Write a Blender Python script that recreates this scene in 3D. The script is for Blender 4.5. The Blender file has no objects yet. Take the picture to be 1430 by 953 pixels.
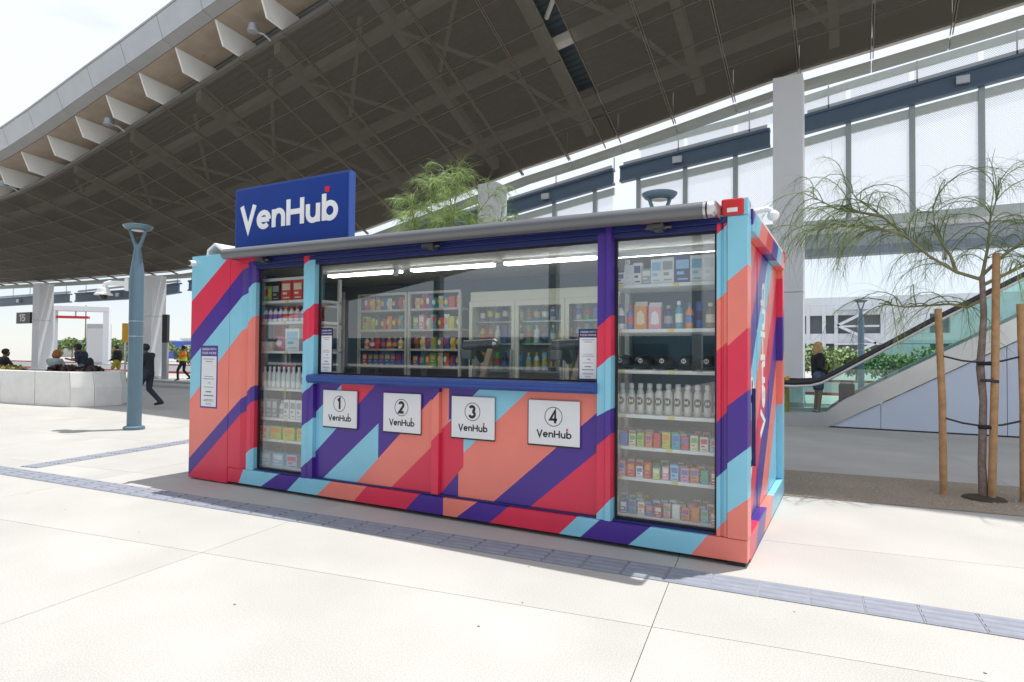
import bpy, bmesh, math, random
from mathutils import Vector, Matrix
random.seed(7)
R = math.radians
scene = bpy.context.scene
col = scene.collection

# ------------------------------------------------------------------ camera, sky, sun, exposure
cam_d = bpy.data.cameras.new('camera')
cam = bpy.data.objects.new('camera', cam_d); col.objects.link(cam)
cam_d.sensor_width = 36.0
cam_d.lens = 871.05 / 1430 * 36.0
cam_d.clip_start = 0.05; cam_d.clip_end = 3000
YAW, PITCH, ROLL = -0.499717, 0.0207815, 0.00784911
f_ = Vector((math.sin(YAW)*math.cos(PITCH), math.cos(YAW)*math.cos(PITCH), math.sin(PITCH)))
r_ = Vector((math.cos(YAW), -math.sin(YAW), 0)); u_ = r_.cross(f_)
rr = r_*math.cos(ROLL) + u_*math.sin(ROLL); uu = u_*math.cos(ROLL) - r_*math.sin(ROLL)
M = Matrix((rr, uu, -f_)).transposed().to_4x4()
M.translation = Vector((6.69035, -4.53246, 1.45277))
cam.matrix_world = M
scene.camera = cam

SUN_DIR = Vector((-0.15, -0.19, -1.0)).normalized()      # the way the light travels
w = bpy.data.worlds.new('World'); scene.world = w; w.use_nodes = True
nt = w.node_tree; nt.nodes.clear()
out = nt.nodes.new('ShaderNodeOutputWorld'); bg = nt.nodes.new('ShaderNodeBackground')
sky = nt.nodes.new('ShaderNodeTexSky'); sky.sky_type = 'NISHITA'; sky.sun_disc = False
sky.sun_elevation = R(76.4); sky.sun_rotation = R(38); sky.air_density = 1.0; sky.dust_density = .15; sky.ozone_density = 1.0
tc = nt.nodes.new('ShaderNodeTexCoord'); mp = nt.nodes.new('ShaderNodeMapping'); mp.inputs['Scale'].default_value = (1, 1, 3.2)
nz = nt.nodes.new('ShaderNodeTexNoise'); nz.inputs['Scale'].default_value = 1.7; nz.inputs['Detail'].default_value = 7; nz.inputs['Roughness'].default_value = 0.55
rp = nt.nodes.new('ShaderNodeValToRGB'); rp.color_ramp.elements[0].position = 0.0; rp.color_ramp.elements[1].position = 0.33
mx = nt.nodes.new('ShaderNodeMix'); mx.data_type = 'RGBA'
mx.inputs['B'].default_value = (10.6, 11.2, 12.2, 1)
sc_ = nt.nodes.new('ShaderNodeMath'); sc_.operation = 'MULTIPLY'; sc_.inputs[1].default_value = 0.85
L = nt.links.new
L(tc.outputs['Generated'], mp.inputs['Vector']); L(mp.outputs['Vector'], nz.inputs['Vector'])
L(nz.outputs['Fac'], rp.inputs['Fac']); sx_ = nt.nodes.new('ShaderNodeSeparateXYZ'); mr_ = nt.nodes.new('ShaderNodeMapRange'); mr_.interpolation_type = 'SMOOTHSTEP'
mr_.inputs[1].default_value = 0.0; mr_.inputs[2].default_value = 0.30; mr_.inputs[3].default_value = 0.58; mr_.inputs[4].default_value = 1.0
mk_ = nt.nodes.new('ShaderNodeMath'); mk_.operation = 'MULTIPLY'
L(tc.outputs['Generated'], sx_.inputs[0]); L(sx_.outputs[2], mr_.inputs[0]); L(mr_.outputs[0], mk_.inputs[1]); L(sc_.outputs[0], mk_.inputs[0])
L(rp.outputs['Color'], sc_.inputs[0]); L(mk_.outputs[0], mx.inputs['Factor'])
L(sky.outputs['Color'], mx.inputs['A']); L(mx.outputs['Result'], bg.inputs['Color']); L(bg.outputs['Background'], out.inputs['Surface'])
bg.inputs['Strength'].default_value = 0.095
sun_d = bpy.data.lights.new('sun', 'SUN'); sun = bpy.data.objects.new('sun', sun_d); col.objects.link(sun)
sun_d.energy = 4.6; sun_d.angle = R(0.6); sun_d.color = (1.0, 0.98, 0.945)
sun.rotation_euler = SUN_DIR.to_track_quat('-Z', 'Y').to_euler()
vs = scene.view_settings
vs.view_transform = 'Standard'; vs.look = 'None'; vs.gamma = 1.0; vs.exposure = 0.15
cy = scene.cycles
cy.use_denoising = True; cy.max_bounces = 9; cy.diffuse_bounces = 4; cy.glossy_bounces = 4; cy.transmission_bounces = 6
cy.transparent_max_bounces = 24; cy.caustics_reflective = False; cy.caustics_refractive = False; cy.sample_clamp_indirect = 6.0

# ------------------------------------------------------------------ materials
def s2l(h):
    c = [int(h[i:i+2], 16)/255 for i in (0, 2, 4)]
    return tuple(x/12.92 if x <= .04045 else ((x+.055)/1.055)**2.4 for x in c)
MATS = {}
def mat(name, rgb, rough=0.5, metal=0.0, vary=0.06, scale=6.0, bump=0.0, bscale=60.0, coat=0.0, spec=0.5, emit=None):
    if name in MATS: return MATS[name]
    m = bpy.data.materials.new(name); m.use_nodes = True
    n = m.node_tree; p = n.nodes['Principled BSDF']
    p.inputs['Roughness'].default_value = rough; p.inputs['Metallic'].default_value = metal
    p.inputs['Specular IOR Level'].default_value = spec
    if coat: p.inputs['Coat Weight'].default_value = coat; p.inputs['Coat Roughness'].default_value = 0.08
    tcn = n.nodes.new('ShaderNodeTexCoord')
    if vary > 0:
        nn = n.nodes.new('ShaderNodeTexNoise'); nn.inputs['Scale'].default_value = scale; nn.inputs['Detail'].default_value = 5
        cr = n.nodes.new('ShaderNodeValToRGB')
        a = tuple(max(0, c*(1-vary)) for c in rgb); b = tuple(min(1, c*(1+vary)) for c in rgb)
        cr.color_ramp.elements[0].position = .3; cr.color_ramp.elements[1].position = .7
        cr.color_ramp.elements[0].color = (*a, 1); cr.color_ramp.elements[1].color = (*b, 1)
        n.links.new(tcn.outputs['Object'], nn.inputs['Vector']); n.links.new(nn.outputs['Fac'], cr.inputs['Fac'])
        n.links.new(cr.outputs['Color'], p.inputs['Base Color'])
    else:
        p.inputs['Base Color'].default_value = (*rgb, 1)
    if bump > 0:
        n2 = n.nodes.new('ShaderNodeTexNoise'); n2.inputs['Scale'].default_value = bscale; n2.inputs['Detail'].default_value = 4
        bn = n.nodes.new('ShaderNodeBump'); bn.inputs['Strength'].default_value = bump; bn.inputs['Distance'].default_value = 0.01
        n.links.new(tcn.outputs['Object'], n2.inputs['Vector']); n.links.new(n2.outputs['Fac'], bn.inputs['Height'])
        n.links.new(bn.outputs['Normal'], p.inputs['Normal'])
    if emit:
        p.inputs['Emission Color'].default_value = (*emit[0], 1); p.inputs['Emission Strength'].default_value = emit[1]
    MATS[name] = m
    return m
def glass_mat(name, tint, fac=0.06, rough=0.0, body=0.0, bodycol=(.6, .7, .7)):
    m = bpy.data.materials.new(name); m.use_nodes = True; n = m.node_tree; n.nodes.clear()
    o = n.nodes.new('ShaderNodeOutputMaterial'); t = n.nodes.new('ShaderNodeBsdfTransparent'); t.inputs['Color'].default_value = (*tint, 1)
    g = n.nodes.new('ShaderNodeBsdfGlossy'); g.inputs['Roughness'].default_value = rough; g.inputs['Color'].default_value = (1, 1, 1, 1)
    lw0 = n.nodes.new('ShaderNodeLayerWeight'); lw0.inputs['Blend'].default_value = .5
    lw = n.nodes.new('ShaderNodeMath'); lw.operation = 'POWER'; lw.inputs[1].default_value = 4.0; n.links.new(lw0.outputs['Facing'], lw.inputs[0])
    ad = n.nodes.new('ShaderNodeMath'); ad.operation = 'MULTIPLY_ADD'; ad.inputs[1].default_value = 1-fac; ad.inputs[2].default_value = fac; ad.use_clamp = True
    mxs = n.nodes.new('ShaderNodeMixShader')
    n.links.new(lw.outputs[0], ad.inputs[0]); n.links.new(ad.outputs[0], mxs.inputs[0])
    if body > 0:
        d = n.nodes.new('ShaderNodeBsdfDiffuse'); d.inputs['Color'].default_value = (*bodycol, 1)
        m2 = n.nodes.new('ShaderNodeMixShader'); m2.inputs[0].default_value = body
        n.links.new(t.outputs[0], m2.inputs[1]); n.links.new(d.outputs[0], m2.inputs[2]); n.links.new(m2.outputs[0], mxs.inputs[1])
    else:
        n.links.new(t.outputs[0], mxs.inputs[1])
    n.links.new(g.outputs[0], mxs.inputs[2]); n.links.new(mxs.outputs[0], o.inputs['Surface'])
    MATS[name] = m
    return m
def perforated(name, rgb, open_, translucent=0.0, rough=0.5, pattern=None):
    """sheet metal full of fine holes; open_ = open share. pattern=(scale) draws the holes, else they are averaged."""
    m = bpy.data.materials.new(name); m.use_nodes = True; n = m.node_tree; n.nodes.clear()
    o = n.nodes.new('ShaderNodeOutputMaterial'); t = n.nodes.new('ShaderNodeBsdfTransparent')
    d = n.nodes.new('ShaderNodeBsdfPrincipled'); d.inputs['Base Color'].default_value = (*rgb, 1); d.inputs['Roughness'].default_value = rough; d.inputs['Specular IOR Level'].default_value = .2
    mm = n.nodes.new('ShaderNodeMixShader'); last = d
    if translucent > 0:
        tr = n.nodes.new('ShaderNodeBsdfTranslucent'); tr.inputs['Color'].default_value = (*rgb, 1)
        m2 = n.nodes.new('ShaderNodeMixShader'); m2.inputs[0].default_value = translucent
        n.links.new(d.outputs[0], m2.inputs[1]); n.links.new(tr.outputs[0], m2.inputs[2]); last = m2
    n.links.new(last.outputs[0], mm.inputs[1]); n.links.new(t.outputs[0], mm.inputs[2])
    tcn = n.nodes.new('ShaderNodeTexCoord')
    if pattern:
        w1 = n.nodes.new('ShaderNodeTexVoronoi'); w1.inputs['Scale'].default_value = pattern; w1.inputs['Randomness'].default_value = 0.0
        mpn = n.nodes.new('ShaderNodeMapping'); mpn.inputs['Rotation'].default_value = (0, R(45), 0)
        lt = n.nodes.new('ShaderNodeMath'); lt.operation = 'LESS_THAN'; lt.inputs[1].default_value = math.sqrt(open_/math.pi)
        sx = n.nodes.new('ShaderNodeSeparateXYZ'); cx = n.nodes.new('ShaderNodeCombineXYZ')
        n.links.new(tcn.outputs['Object'], mpn.inputs['Vector']); n.links.new(mpn.outputs['Vector'], sx.inputs[0])
        n.links.new(sx.outputs[0], cx.inputs[0]); n.links.new(sx.outputs[2], cx.inputs[1]); n.links.new(cx.outputs[0], w1.inputs['Vector'])
        n.links.new(w1.outputs['Distance'], lt.inputs[0]); n.links.new(lt.outputs[0], mm.inputs[0])
    else:
        mm.inputs[0].default_value = open_
    n.links.new(mm.outputs[0], o.inputs['Surface'])
    MATS[name] = m
    return m

LB = mat('vinyl_light_blue', s2l('86c6dc'), .30, vary=.05, scale=3, bump=.03, bscale=7)
RD = mat('vinyl_red', s2l('d8304f'), .30, vary=.05, scale=3, bump=.03, bscale=7)
PU = mat('vinyl_purple', s2l('472a8c'), .30, vary=.05, scale=3, bump=.03, bscale=7)
CO = mat('vinyl_coral', s2l('e88072'), .30, vary=.05, scale=3, bump=.03, bscale=7)
NV = mat('frame_navy', s2l('1c2763'), .36, vary=.04, scale=3)
SB = mat('sill_blue', s2l('27478f'), .4, vary=.04, scale=3)
ART = [LB, RD, PU, CO, NV, SB]; b_, r__, p__, c__, n__ = 0, 1, 2, 3, 4
WHITE = mat('white_paint', (.78, .78, .77), .45, vary=.03)
PANELW = mat('hatch_white', (.72, .73, .75), .25, vary=.02)
BLACK = mat('black_plastic', (.012, .012, .014), .4)
DARK = mat('dark_rubber', (.03, .03, .033), .6)
STEEL = mat('steel', (.55, .55, .56), .32, metal=.9, vary=.08, scale=9)
ALU = mat('fascia_aluminium', (.50, .52, .55), .42, metal=.55, vary=.06, scale=1.4)
ALUD = mat('fascia_underside', (.42, .42, .43), .5, metal=.3, vary=.06, scale=1.4)
TUBE = mat('awning_grey', (.15, .155, .165), .38, metal=.35, vary=.05, scale=3)
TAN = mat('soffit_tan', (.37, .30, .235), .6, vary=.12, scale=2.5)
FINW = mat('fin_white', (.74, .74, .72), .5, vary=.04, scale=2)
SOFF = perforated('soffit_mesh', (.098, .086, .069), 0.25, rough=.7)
BRONZE = mat('bronze_trim', (.19, .16, .125), .45, metal=.3, vary=.1)
BEAMG = mat('roof_steel', (.6, .57, .52), .6, vary=.08)
DECK = mat('roof_deck', (.12, .15, .17), .5, metal=.4, vary=.08)
EDGEB = mat('edge_beam', (.40, .42, .38), .5, metal=.2, vary=.06, scale=1.5)
COLM = mat('column_white', (.70, .71, .73), .5, vary=.03, scale=1.2)
COLS = mat('column_blue_grey', (.50, .55, .64), .5, vary=.03, scale=1.2)
BLUEB = mat('beam_blue', (.07, .11, .165), .4, vary=.06, scale=2)
LAMPB = mat('lamp_blue', (.115, .19, .24), .38, metal=.1, vary=.05, scale=4)
MESHW = perforated('screen_mesh', (.90, .93, .95), 0.42, translucent=.6, pattern=21.0)
CONC = mat('planter_concrete', (.74, .73, .70), .8, vary=.04, scale=5, bump=.15, bscale=90)
GLASS = glass_mat('kiosk_glass', (.92, .96, .96), .135)
ESCG = glass_mat('balustrade_glass', (.62, .80, .76), .07)
FRG = glass_mat('fridge_glass', (.85, .93, .93), .05)
WOOD = mat('stake_wood', (.40, .235, .11), .75, vary=.22, scale=14, bump=.2)
BARK = mat('bark', (.21, .165, .14), .85, vary=.3, scale=22, bump=.5, bscale=45)
TWIG = mat('twig_green', (.115, .17, .05), .6, vary=.3, scale=6)
TWIG2 = mat('twig_pale', (.20, .26, .08), .6, vary=.3, scale=6)
SKIN = mat('skin', (.55, .33, .24), .55, vary=.05)
SKIND = mat('skin_dark', (.16, .085, .055), .55, vary=.05)
LIGHTE = mat('light_diffuser', (.9, .9, .88), .5, vary=0, emit=((1, .97, .90), 9.0))
SHELFW = mat('shelf_white', (.70, .72, .71), .45, vary=.02)
RACKG = mat('rack_grey', (.48, .48, .44), .5, vary=.04)
INTW = mat('interior_wall', (.018, .075, .125), .6, vary=.06)
CEIL = mat('interior_ceiling', (.55, .57, .55), .6, vary=.03)
YEL = mat('safety_yellow', (.75, .42, .02), .5)
REDP = mat('red_paint', (.62, .02, .025), .35)

# ------------------------------------------------------------------ mesh helpers
class MB:
    def __init__(s): s.v = []; s.f = []; s.m = []
    def add(s, vs, fs, m=0):
        o = len(s.v); s.v += [tuple(v) for v in vs]
        for f in fs: s.f.append(tuple(o+i for i in f)); s.m.append(m)
    def box(s, x0, x1, y0, y1, z0, z1, m=0):
        s.add([(x0,y0,z0),(x1,y0,z0),(x1,y1,z0),(x0,y1,z0),(x0,y0,z1),(x1,y0,z1),(x1,y1,z1),(x0,y1,z1)],
              [(3,2,1,0),(4,5,6,7),(0,1,5,4),(1,2,6,5),(2,3,7,6),(3,0,4,7)], m)
        return s
    def tube(s, pts, rads, n=8, m=0, cap=True):
        pts = [Vector(p) for p in pts]; k = len(pts)
        if not isinstance(rads, (list, tuple)): rads = [rads]*k
        vs = []; ref = None
        for i, p in enumerate(pts):
            d = (pts[min(i+1, k-1)] - pts[max(i-1, 0)]).normalized()
            if ref is None: ref = Vector((0,0,1)) if abs(d.z) < .9 else Vector((1,0,0))
            a = d.cross(ref).normalized(); b = d.cross(a); ref = -b if False else ref
            for j in range(n):
                t = 2*math.pi*j/n
                vs.append(p + (a*math.cos(t) + b*math.sin(t))*rads[i])
        fs = [(i*n+j, i*n+(j+1)%n, (i+1)*n+(j+1)%n, (i+1)*n+j) for i in range(k-1) for j in range(n)]
        if cap: fs += [tuple(range(n-1, -1, -1)), tuple((k-1)*n+j for j in range(n))]
        s.add(vs, fs, m); return s
    def lathe(s, prof, c=(0,0,0), n=24, m=0, cap=True):
        vs = [(c[0]+r*math.cos(2*math.pi*j/n), c[1]+r*math.sin(2*math.pi*j/n), c[2]+z) for r, z in prof for j in range(n)]
        k = len(prof)
        fs = [(i*n+j, i*n+(j+1)%n, (i+1)*n+(j+1)%n, (i+1)*n+j) for i in range(k-1) for j in range(n)]
        if cap: fs += [tuple(range(n-1, -1, -1)), tuple((k-1)*n+j for j in range(n))]
        s.add(vs, fs, m); return s
    def prism(s, poly, axis, a, b, m=0):
        """poly: 2-D outline; axis 'x','y','z' is the extrusion axis, from a to b"""
        def P(u, v, t): return {'x': (t, u, v), 'y': (u, t, v), 'z': (u, v, t)}[axis]
        n = len(poly)
        s.add([P(u, v, a) for u, v in poly] + [P(u, v, b) for u, v in poly],
              [tuple(range(n)), tuple(range(2*n-1, n-1, -1))] + [(i, i+n, (i+1)%n+n, (i+1)%n) for i in range(n)], m)
        return s
    def ell(s, c, r, m=0, nu=12, nv=8, f=None):
        vs = []
        for i in range(nv+1):
            ph = math.pi*i/nv
            for j in range(nu):
                t = 2*math.pi*j/nu
                d = Vector((math.sin(ph)*math.cos(t), math.sin(ph)*math.sin(t), math.cos(ph)))
                k = f(d) if f else 1
                vs.append((c[0]+r[0]*d.x*k, c[1]+r[1]*d.y*k, c[2]+r[2]*d.z*k))
        s.add(vs, [(i*nu+j, (i+1)*nu+j, (i+1)*nu+(j+1)%nu, i*nu+(j+1)%nu) for i in range(nv) for j in range(nu)], m)
        return s
    def mesh(s, name, mats, smooth=False, fix=True):
        me = bpy.data.meshes.new(name); me.from_pydata(s.v, [], s.f)
        for m in (mats if isinstance(mats, (list, tuple)) else [mats]): me.materials.append(m)
        me.polygons.foreach_set('material_index', s.m)
        if fix:
            bm = bmesh.new(); bm.from_mesh(me); bmesh.ops.recalc_face_normals(bm, faces=bm.faces); bm.to_mesh(me); bm.free()
        if smooth: me.polygons.foreach_set('use_smooth', [True]*len(me.polygons))
        me.update(); return me
    def obj(s, name, mats, parent=None, smooth=False, bevel=0, loc=None):
        o = link(name, s.mesh(name, mats, smooth), parent, loc)
        if bevel: bev(o, bevel)
        if smooth:
            md = o.modifiers.new('edge', 'EDGE_SPLIT'); md.split_angle = R(40)
        return o
def bev(o, wd=.004, seg=2):
    md = o.modifiers.new('bevel', 'BEVEL'); md.width = wd; md.segments = seg; md.limit_method = 'ANGLE'; md.angle_limit = R(50)
def link(name, data, parent=None, loc=None):
    o = bpy.data.objects.new(name, data); col.objects.link(o)
    if parent: o.parent = parent
    if loc is not None: o.location = loc
    return o
def tag(o, label, cat, group=None):
    o['label'] = label; o['category'] = cat
    if group: o['group'] = group
    return o
def thing(name, label, cat, loc=(0,0,0), rz=0, group=None):
    o = bpy.data.objects.new(name, None); col.objects.link(o); o.location = loc; o.rotation_euler.z = rz
    o.empty_display_size = .2
    return tag(o, label, cat, group)
def structure(o): o['kind'] = 'structure'; return o
def copy_tree(o, parent=None):
    c = o.copy(); col.objects.link(c); c.parent = parent
    for ch in list(o.children): copy_tree(ch, c)
    return c
def lerp_tab(tab, x):
    if x <= tab[0][0]: return tab[0][1]
    for (a, u), (b, v) in zip(tab, tab[1:]):
        if x <= b: 
            t = (x-a)/(b-a); return u+(v-u)*t
    return tab[-1][1]

# stripes: cut a mesh along slanted lines and colour the pieces
def side(l, x, z): return (l[2]-l[0])*(z-l[1]) - (l[3]-l[1])*(x-l[0])
def norm_line(l): return l if (l[2] > l[0] or (l[2] == l[0] and l[3] > l[1])) else (l[2], l[3], l[0], l[1])
def art_obj(mb, name, lines, fn, parent, bevel=.003, axis='y'):
    me = mb.mesh(name, ART)
    bm = bmesh.new(); bm.from_mesh(me)
    for l in lines:
        l = norm_line(l)
        if axis == 'y': co = (l[0], 0, l[1]); no = (-(l[3]-l[1]), 0, l[2]-l[0])
        else: co = (0, l[0], l[1]); no = (0, -(l[3]-l[1]), l[2]-l[0])
        bmesh.ops.bisect_plane(bm, geom=bm.verts[:]+bm.edges[:]+bm.faces[:], plane_co=co, plane_no=no, dist=1e-5)
    for f in bm.faces:
        c = f.calc_center_median()
        f.material_index = fn(c.x if axis == 'y' else c.y, c.z)
    bm.to_mesh(me); bm.free()
    o = link(name, me, parent)
    if bevel: bev(o, bevel)
    return o
def banded(lines, cols):
    ls = [norm_line(l) for l in lines]
    return lambda x, z: cols[sum(1 for l in ls if side(l, x, z) < 0)]

# stroke lettering -------------------------------------------------------------
def arc(cx, cy, rx, ry, a0, a1, n=14):
    return [(cx+rx*math.cos(R(a0+(a1-a0)*i/n)), cy+ry*math.sin(R(a0+(a1-a0)*i/n))) for i in range(n+1)]
GLY = {
 'V': (.86, [[(.07, 1), (.43, .04), (.79, 1)]]),
 'e': (.74, [[(.10, .36), (.66, .36)], arc(.37, .355, .28, .28, 0, 318, 22)]),
 'n': (.70, [[(.10, 0), (.10, .70)], [(.10, .36)] + arc(.36, .38, .24, .25, 175, 0, 12) + [(.60, 0)]]),
 'H': (.92, [[(.10, 0), (.10, 1)], [(.80, 0), (.80, 1)], [(.19, .5), (.71, .5)]]),
 'u': (.72, [[(.10, .70)] + arc(.35, .33, .25, .26, 180, 360, 12) + [(.60, .70)], [(.60, 0), (.60, .3)]]),
 'b': (.76, [[(.10, 0), (.10, 1.0)], arc(.38, .355, .28, .28, 0, 360, 24)]),
 '1': (.5, [[(.05, .80), (.30, .97), (.30, 0)]]),
 '2': (.62, [arc(.31, .72, .23, .23, 165, -30, 12) + [(.10, .08), (.58, .08)]]),
 '3': (.62, [arc(.29, .74, .22, .2, 160, -80, 12), arc(.29, .29, .25, .23, 85, -165, 14)]),
 '4': (.68, [[(.50, 0), (.50, .97), (.09, .28), (.66, .28)]]),
 '5': (.62, [[(.54, .93), (.14, .93), (.12, .50)] + arc(.29, .31, .24, .25, 120, -150, 14)]),
 'M': (1.0, [[(.12, 0), (.12, .92), (.5, .3), (.88, .92), (.88, 0)]]),
}
def stroke_strip(pts, wd):
    n = len(pts); closed = n > 2 and math.dist(pts[0], pts[-1]) < 1e-6
    L_, R_ = [], []
    for i in range(n):
        def dr(a, b):
            d = (b[0]-a[0], b[1]-a[1]); k = math.hypot(*d) or 1; return (d[0]/k, d[1]/k)
        if closed: d0 = dr(pts[i-1 if i else n-2], pts[i]); d1 = dr(pts[i], pts[i+1 if i < n-1 else 1])
        else: d0 = dr(pts[max(i-1, 0)], pts[max(i, 1)]); d1 = dr(pts[min(i, n-2)], pts[min(i+1, n-1)])
        nx, ny = -(d0[1]+d1[1]), d0[0]+d1[0]; k = math.hypot(nx, ny) or 1; nx, ny = nx/k, ny/k
        c = max(.38, nx*-d0[1]+ny*d0[0]); h = wd/2/c
        L_.append((pts[i][0]+nx*h, pts[i][1]+ny*h)); R_.append((pts[i][0]-nx*h, pts[i][1]-ny*h))
    return L_, R_
def lettering(mb, text, x, y, z, h, wd=.19, width=None, depth=.004, m=0, sp=0.0):
    """flat letters standing in the x-z plane, fronts facing -y"""
    tot = sum(GLY[c][0]+sp for c in text)-sp; sx = (width/tot) if width else h
    k = 0; cx = x; anchors = []
    for ch in text:
        for st in GLY[ch][1]:
            l, r = stroke_strip(st, wd); n = len(l); k += 1
            yf = y - depth - .0003*(k % 4)
            vs = [(cx+u*sx, yf, z+v*h) for u, v in l] + [(cx+u*sx, yf, z+v*h) for u, v in r]
            vs += [(a, y, c) for a, _, c in vs]
            fs = []
            for i in range(n-1):
                fs += [(i, i+1, n+i+1, n+i), (2*n+i, 3*n+i, 3*n+i+1, 2*n+i+1), (i, 2*n+i, 2*n+i+1, i+1), (n+i, n+i+1, 3*n+i+1, 3*n+i)]
            fs += [(0, n, 3*n, 2*n), (n-1, 3*n-1, 4*n-1, 2*n-1)]
            mb.add(vs, fs, m)
        anchors.append(cx); cx += (GLY[ch][0]+sp)*sx
    return anchors, sx
def text_mesh(s, size, x, y, z, parent, m, name, align='CENTER', bold=0.0):
    cu = bpy.data.curves.new(name, 'FONT'); cu.body = s; cu.size = size; cu.align_x = align; cu.extrude = .0006; cu.offset = bold
    o = bpy.data.objects.new(name, cu); col.objects.link(o)
    me = bpy.data.meshes.new_from_object(o.evaluated_get(bpy.context.evaluated_depsgraph_get()))
    bpy.data.objects.remove(o); bpy.data.curves.remove(cu)
    me.materials.clear(); me.materials.append(m)
    q = link(name, me, parent); q.location = (x, y, z); q.rotation_euler = (R(90), 0, 0)
    return q
# ------------------------------------------------------------------ ground
def concrete(name, rgb, speck=.12, scale=140, stain=.06):
    m = bpy.data.materials.new(name); m.use_nodes = True; n = m.node_tree; p = n.nodes['Principled BSDF']; p.inputs['Roughness'].default_value = .85
    tcn = n.nodes.new('ShaderNodeTexCoord'); a = n.nodes.new('ShaderNodeTexNoise'); a.inputs['Scale'].default_value = scale; a.inputs['Detail'].default_value = 3
    b = n.nodes.new('ShaderNodeTexNoise'); b.inputs['Scale'].default_value = 0.9; b.inputs['Detail'].default_value = 6
    v = n.nodes.new('ShaderNodeTexVoronoi'); v.inputs['Scale'].default_value = 3.1
    r1 = n.nodes.new('ShaderNodeMapRange'); r1.inputs[1].default_value = .3; r1.inputs[2].default_value = .7; r1.inputs[3].default_value = 1-speck; r1.inputs[4].default_value = 1+speck*.6
    r2 = n.nodes.new('ShaderNodeMapRange'); r2.inputs[1].default_value = .3; r2.inputs[2].default_value = .7; r2.inputs[3].default_value = 1-stain; r2.inputs[4].default_value = 1+stain*.5
    r3 = n.nodes.new('ShaderNodeMapRange'); r3.inputs[1].default_value = .012; r3.inputs[2].default_value = .03; r3.inputs[3].default_value = .62; r3.inputs[4].default_value = 1.0
    k = n.nodes.new('ShaderNodeMath'); k.operation = 'MULTIPLY'; k2 = n.nodes.new('ShaderNodeMath'); k2.operation = 'MULTIPLY'
    mxn = n.nodes.new('ShaderNodeMix'); mxn.data_type = 'RGBA'; mxn.blend_type = 'MULTIPLY'; mxn.inputs['Factor'].default_value = 1; mxn.inputs['A'].default_value = (*rgb, 1)
    for q in (a, b, v): n.links.new(tcn.outputs['Object'], q.inputs['Vector'])
    n.links.new(a.outputs['Fac'], r1.inputs[0]); n.links.new(b.outputs['Fac'], r2.inputs[0]); n.links.new(v.outputs['Distance'], r3.inputs[0])
    n.links.new(r1.outputs[0], k.inputs[0]); n.links.new(r2.outputs[0], k.inputs[1]); n.links.new(k.outputs[0], k2.inputs[0]); n.links.new(r3.outputs[0], k2.inputs[1])
    n.links.new(k2.outputs[0], mxn.inputs['B']); n.links.new(mxn.outputs['Result'], p.inputs['Base Color'])
    bn = n.nodes.new('ShaderNodeBump'); bn.inputs['Strength'].default_value = .12; bn.inputs['Distance'].default_value = .004
    n.links.new(a.outputs['Fac'], bn.inputs['Height']); n.links.new(bn.outputs['Normal'], p.inputs['Normal'])
    MATS[name] = m; return m
PLAZA = concrete('plaza_concrete', (.45, .436, .405), speck=.24, stain=.11)
JOINT = mat('joint_filler', (.36, .345, .315), .9)
EARTH = concrete('far_ground', (.36, .35, .32), scale=30)
ROADM = concrete('road_asphalt', (.17, .17, .175), scale=80)
GRAV = concrete('decomposed_granite', (.33, .275, .205), speck=.4, scale=90, stain=.15)
TACT = mat('tactile_blue_grey', (.235, .247, .29), .75, vary=.10, scale=9)

g = MB(); g.add([(-900, -900, -.05), (900, -900, -.05), (900, 900, -.05), (-900, 900, -.05)], [(0, 1, 2, 3)])
structure(g.obj('ground', EARTH))
pz = MB(); pz.add([(-75, -60, -.016), (40, -60, -.016), (40, 20.5, -.016), (-75, 20.5, -.016)], [(0, 1, 2, 3)])
plaza = structure(pz.obj('plaza_pavement', JOINT))
GA = R(7.2); gu = Vector((math.cos(GA), math.sin(GA), 0)); gv = Vector((-math.sin(GA), math.cos(GA), 0)); g0 = Vector((2.559, -1.617, 0))
SW, SH = 3.21, 1.926
slab = MB(); hj = .0022
slab.add([(hj, hj, -.012), (SW-hj, hj, -.012), (SW-hj, SH-hj, -.012), (hj, SH-hj, -.012), (hj, hj, 0), (SW-hj, hj, 0), (SW-hj, SH-hj, 0), (hj, SH-hj, 0)],
         [(4, 5, 6, 7), (0, 1, 5, 4), (1, 2, 6, 5), (2, 3, 7, 6), (3, 0, 4, 7)])
slab_me = slab.mesh('paving_slab', PLAZA)
for i in range(-11, 6):
    for j in range(-2, 6):
        o = link('paving_slab', slab_me, plaza); o.location = g0 + gu*(i*SW) + gv*(j*SH); o.rotation_euler.z = GA
# paving beyond the near slabs, in one sheet
ps = MB()
def gp(i, j, z=-.006): q = g0 + gu*(i*SW) + gv*(j*SH); return (q.x, q.y, z)
for (a, b, c, d) in ((-24, -11, -30, 12), (6, 14, -30, 12), (-11, 6, 6, 12), (-11, 6, -30, -2)):
    ps.add([gp(a, c), gp(b, c), gp(b, d), gp(a, d)], [(0, 1, 2, 3)])
structure(ps.obj('outer_paving', PLAZA))
# tactile strip: every tile its own piece
tl = MB(); TL, TW = .283, .29
tl.box(-TL/2+.0015, TL/2-.0015, -TW/2, TW/2, .001, .005)
for k in range(4):
    yy = -TW/2 + TW*(k+.5)/4
    tl.prism([(yy-.025, .0045), (yy+.025, .0045), (yy+.017, .0105), (yy-.017, .0105)], 'x', -TL/2+.012, TL/2-.012)
tile_me = tl.mesh('tactile_tile', TACT)
strip = structure(link('tactile_paving', None))
def tiles(p0, ang, n0, n1):
    u = Vector((math.cos(ang), math.sin(ang), 0))
    for k in range(n0, n1):
        o = link('tactile_tile', tile_me, strip); o.location = Vector(p0) + u*(k*TL); o.rotation_euler.z = ang
tiles((-2.16, -.834, 0), R(3.36), -14, 46)
tiles((-2.30, -.45, 0), R(100.5), 0, 12)
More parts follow.
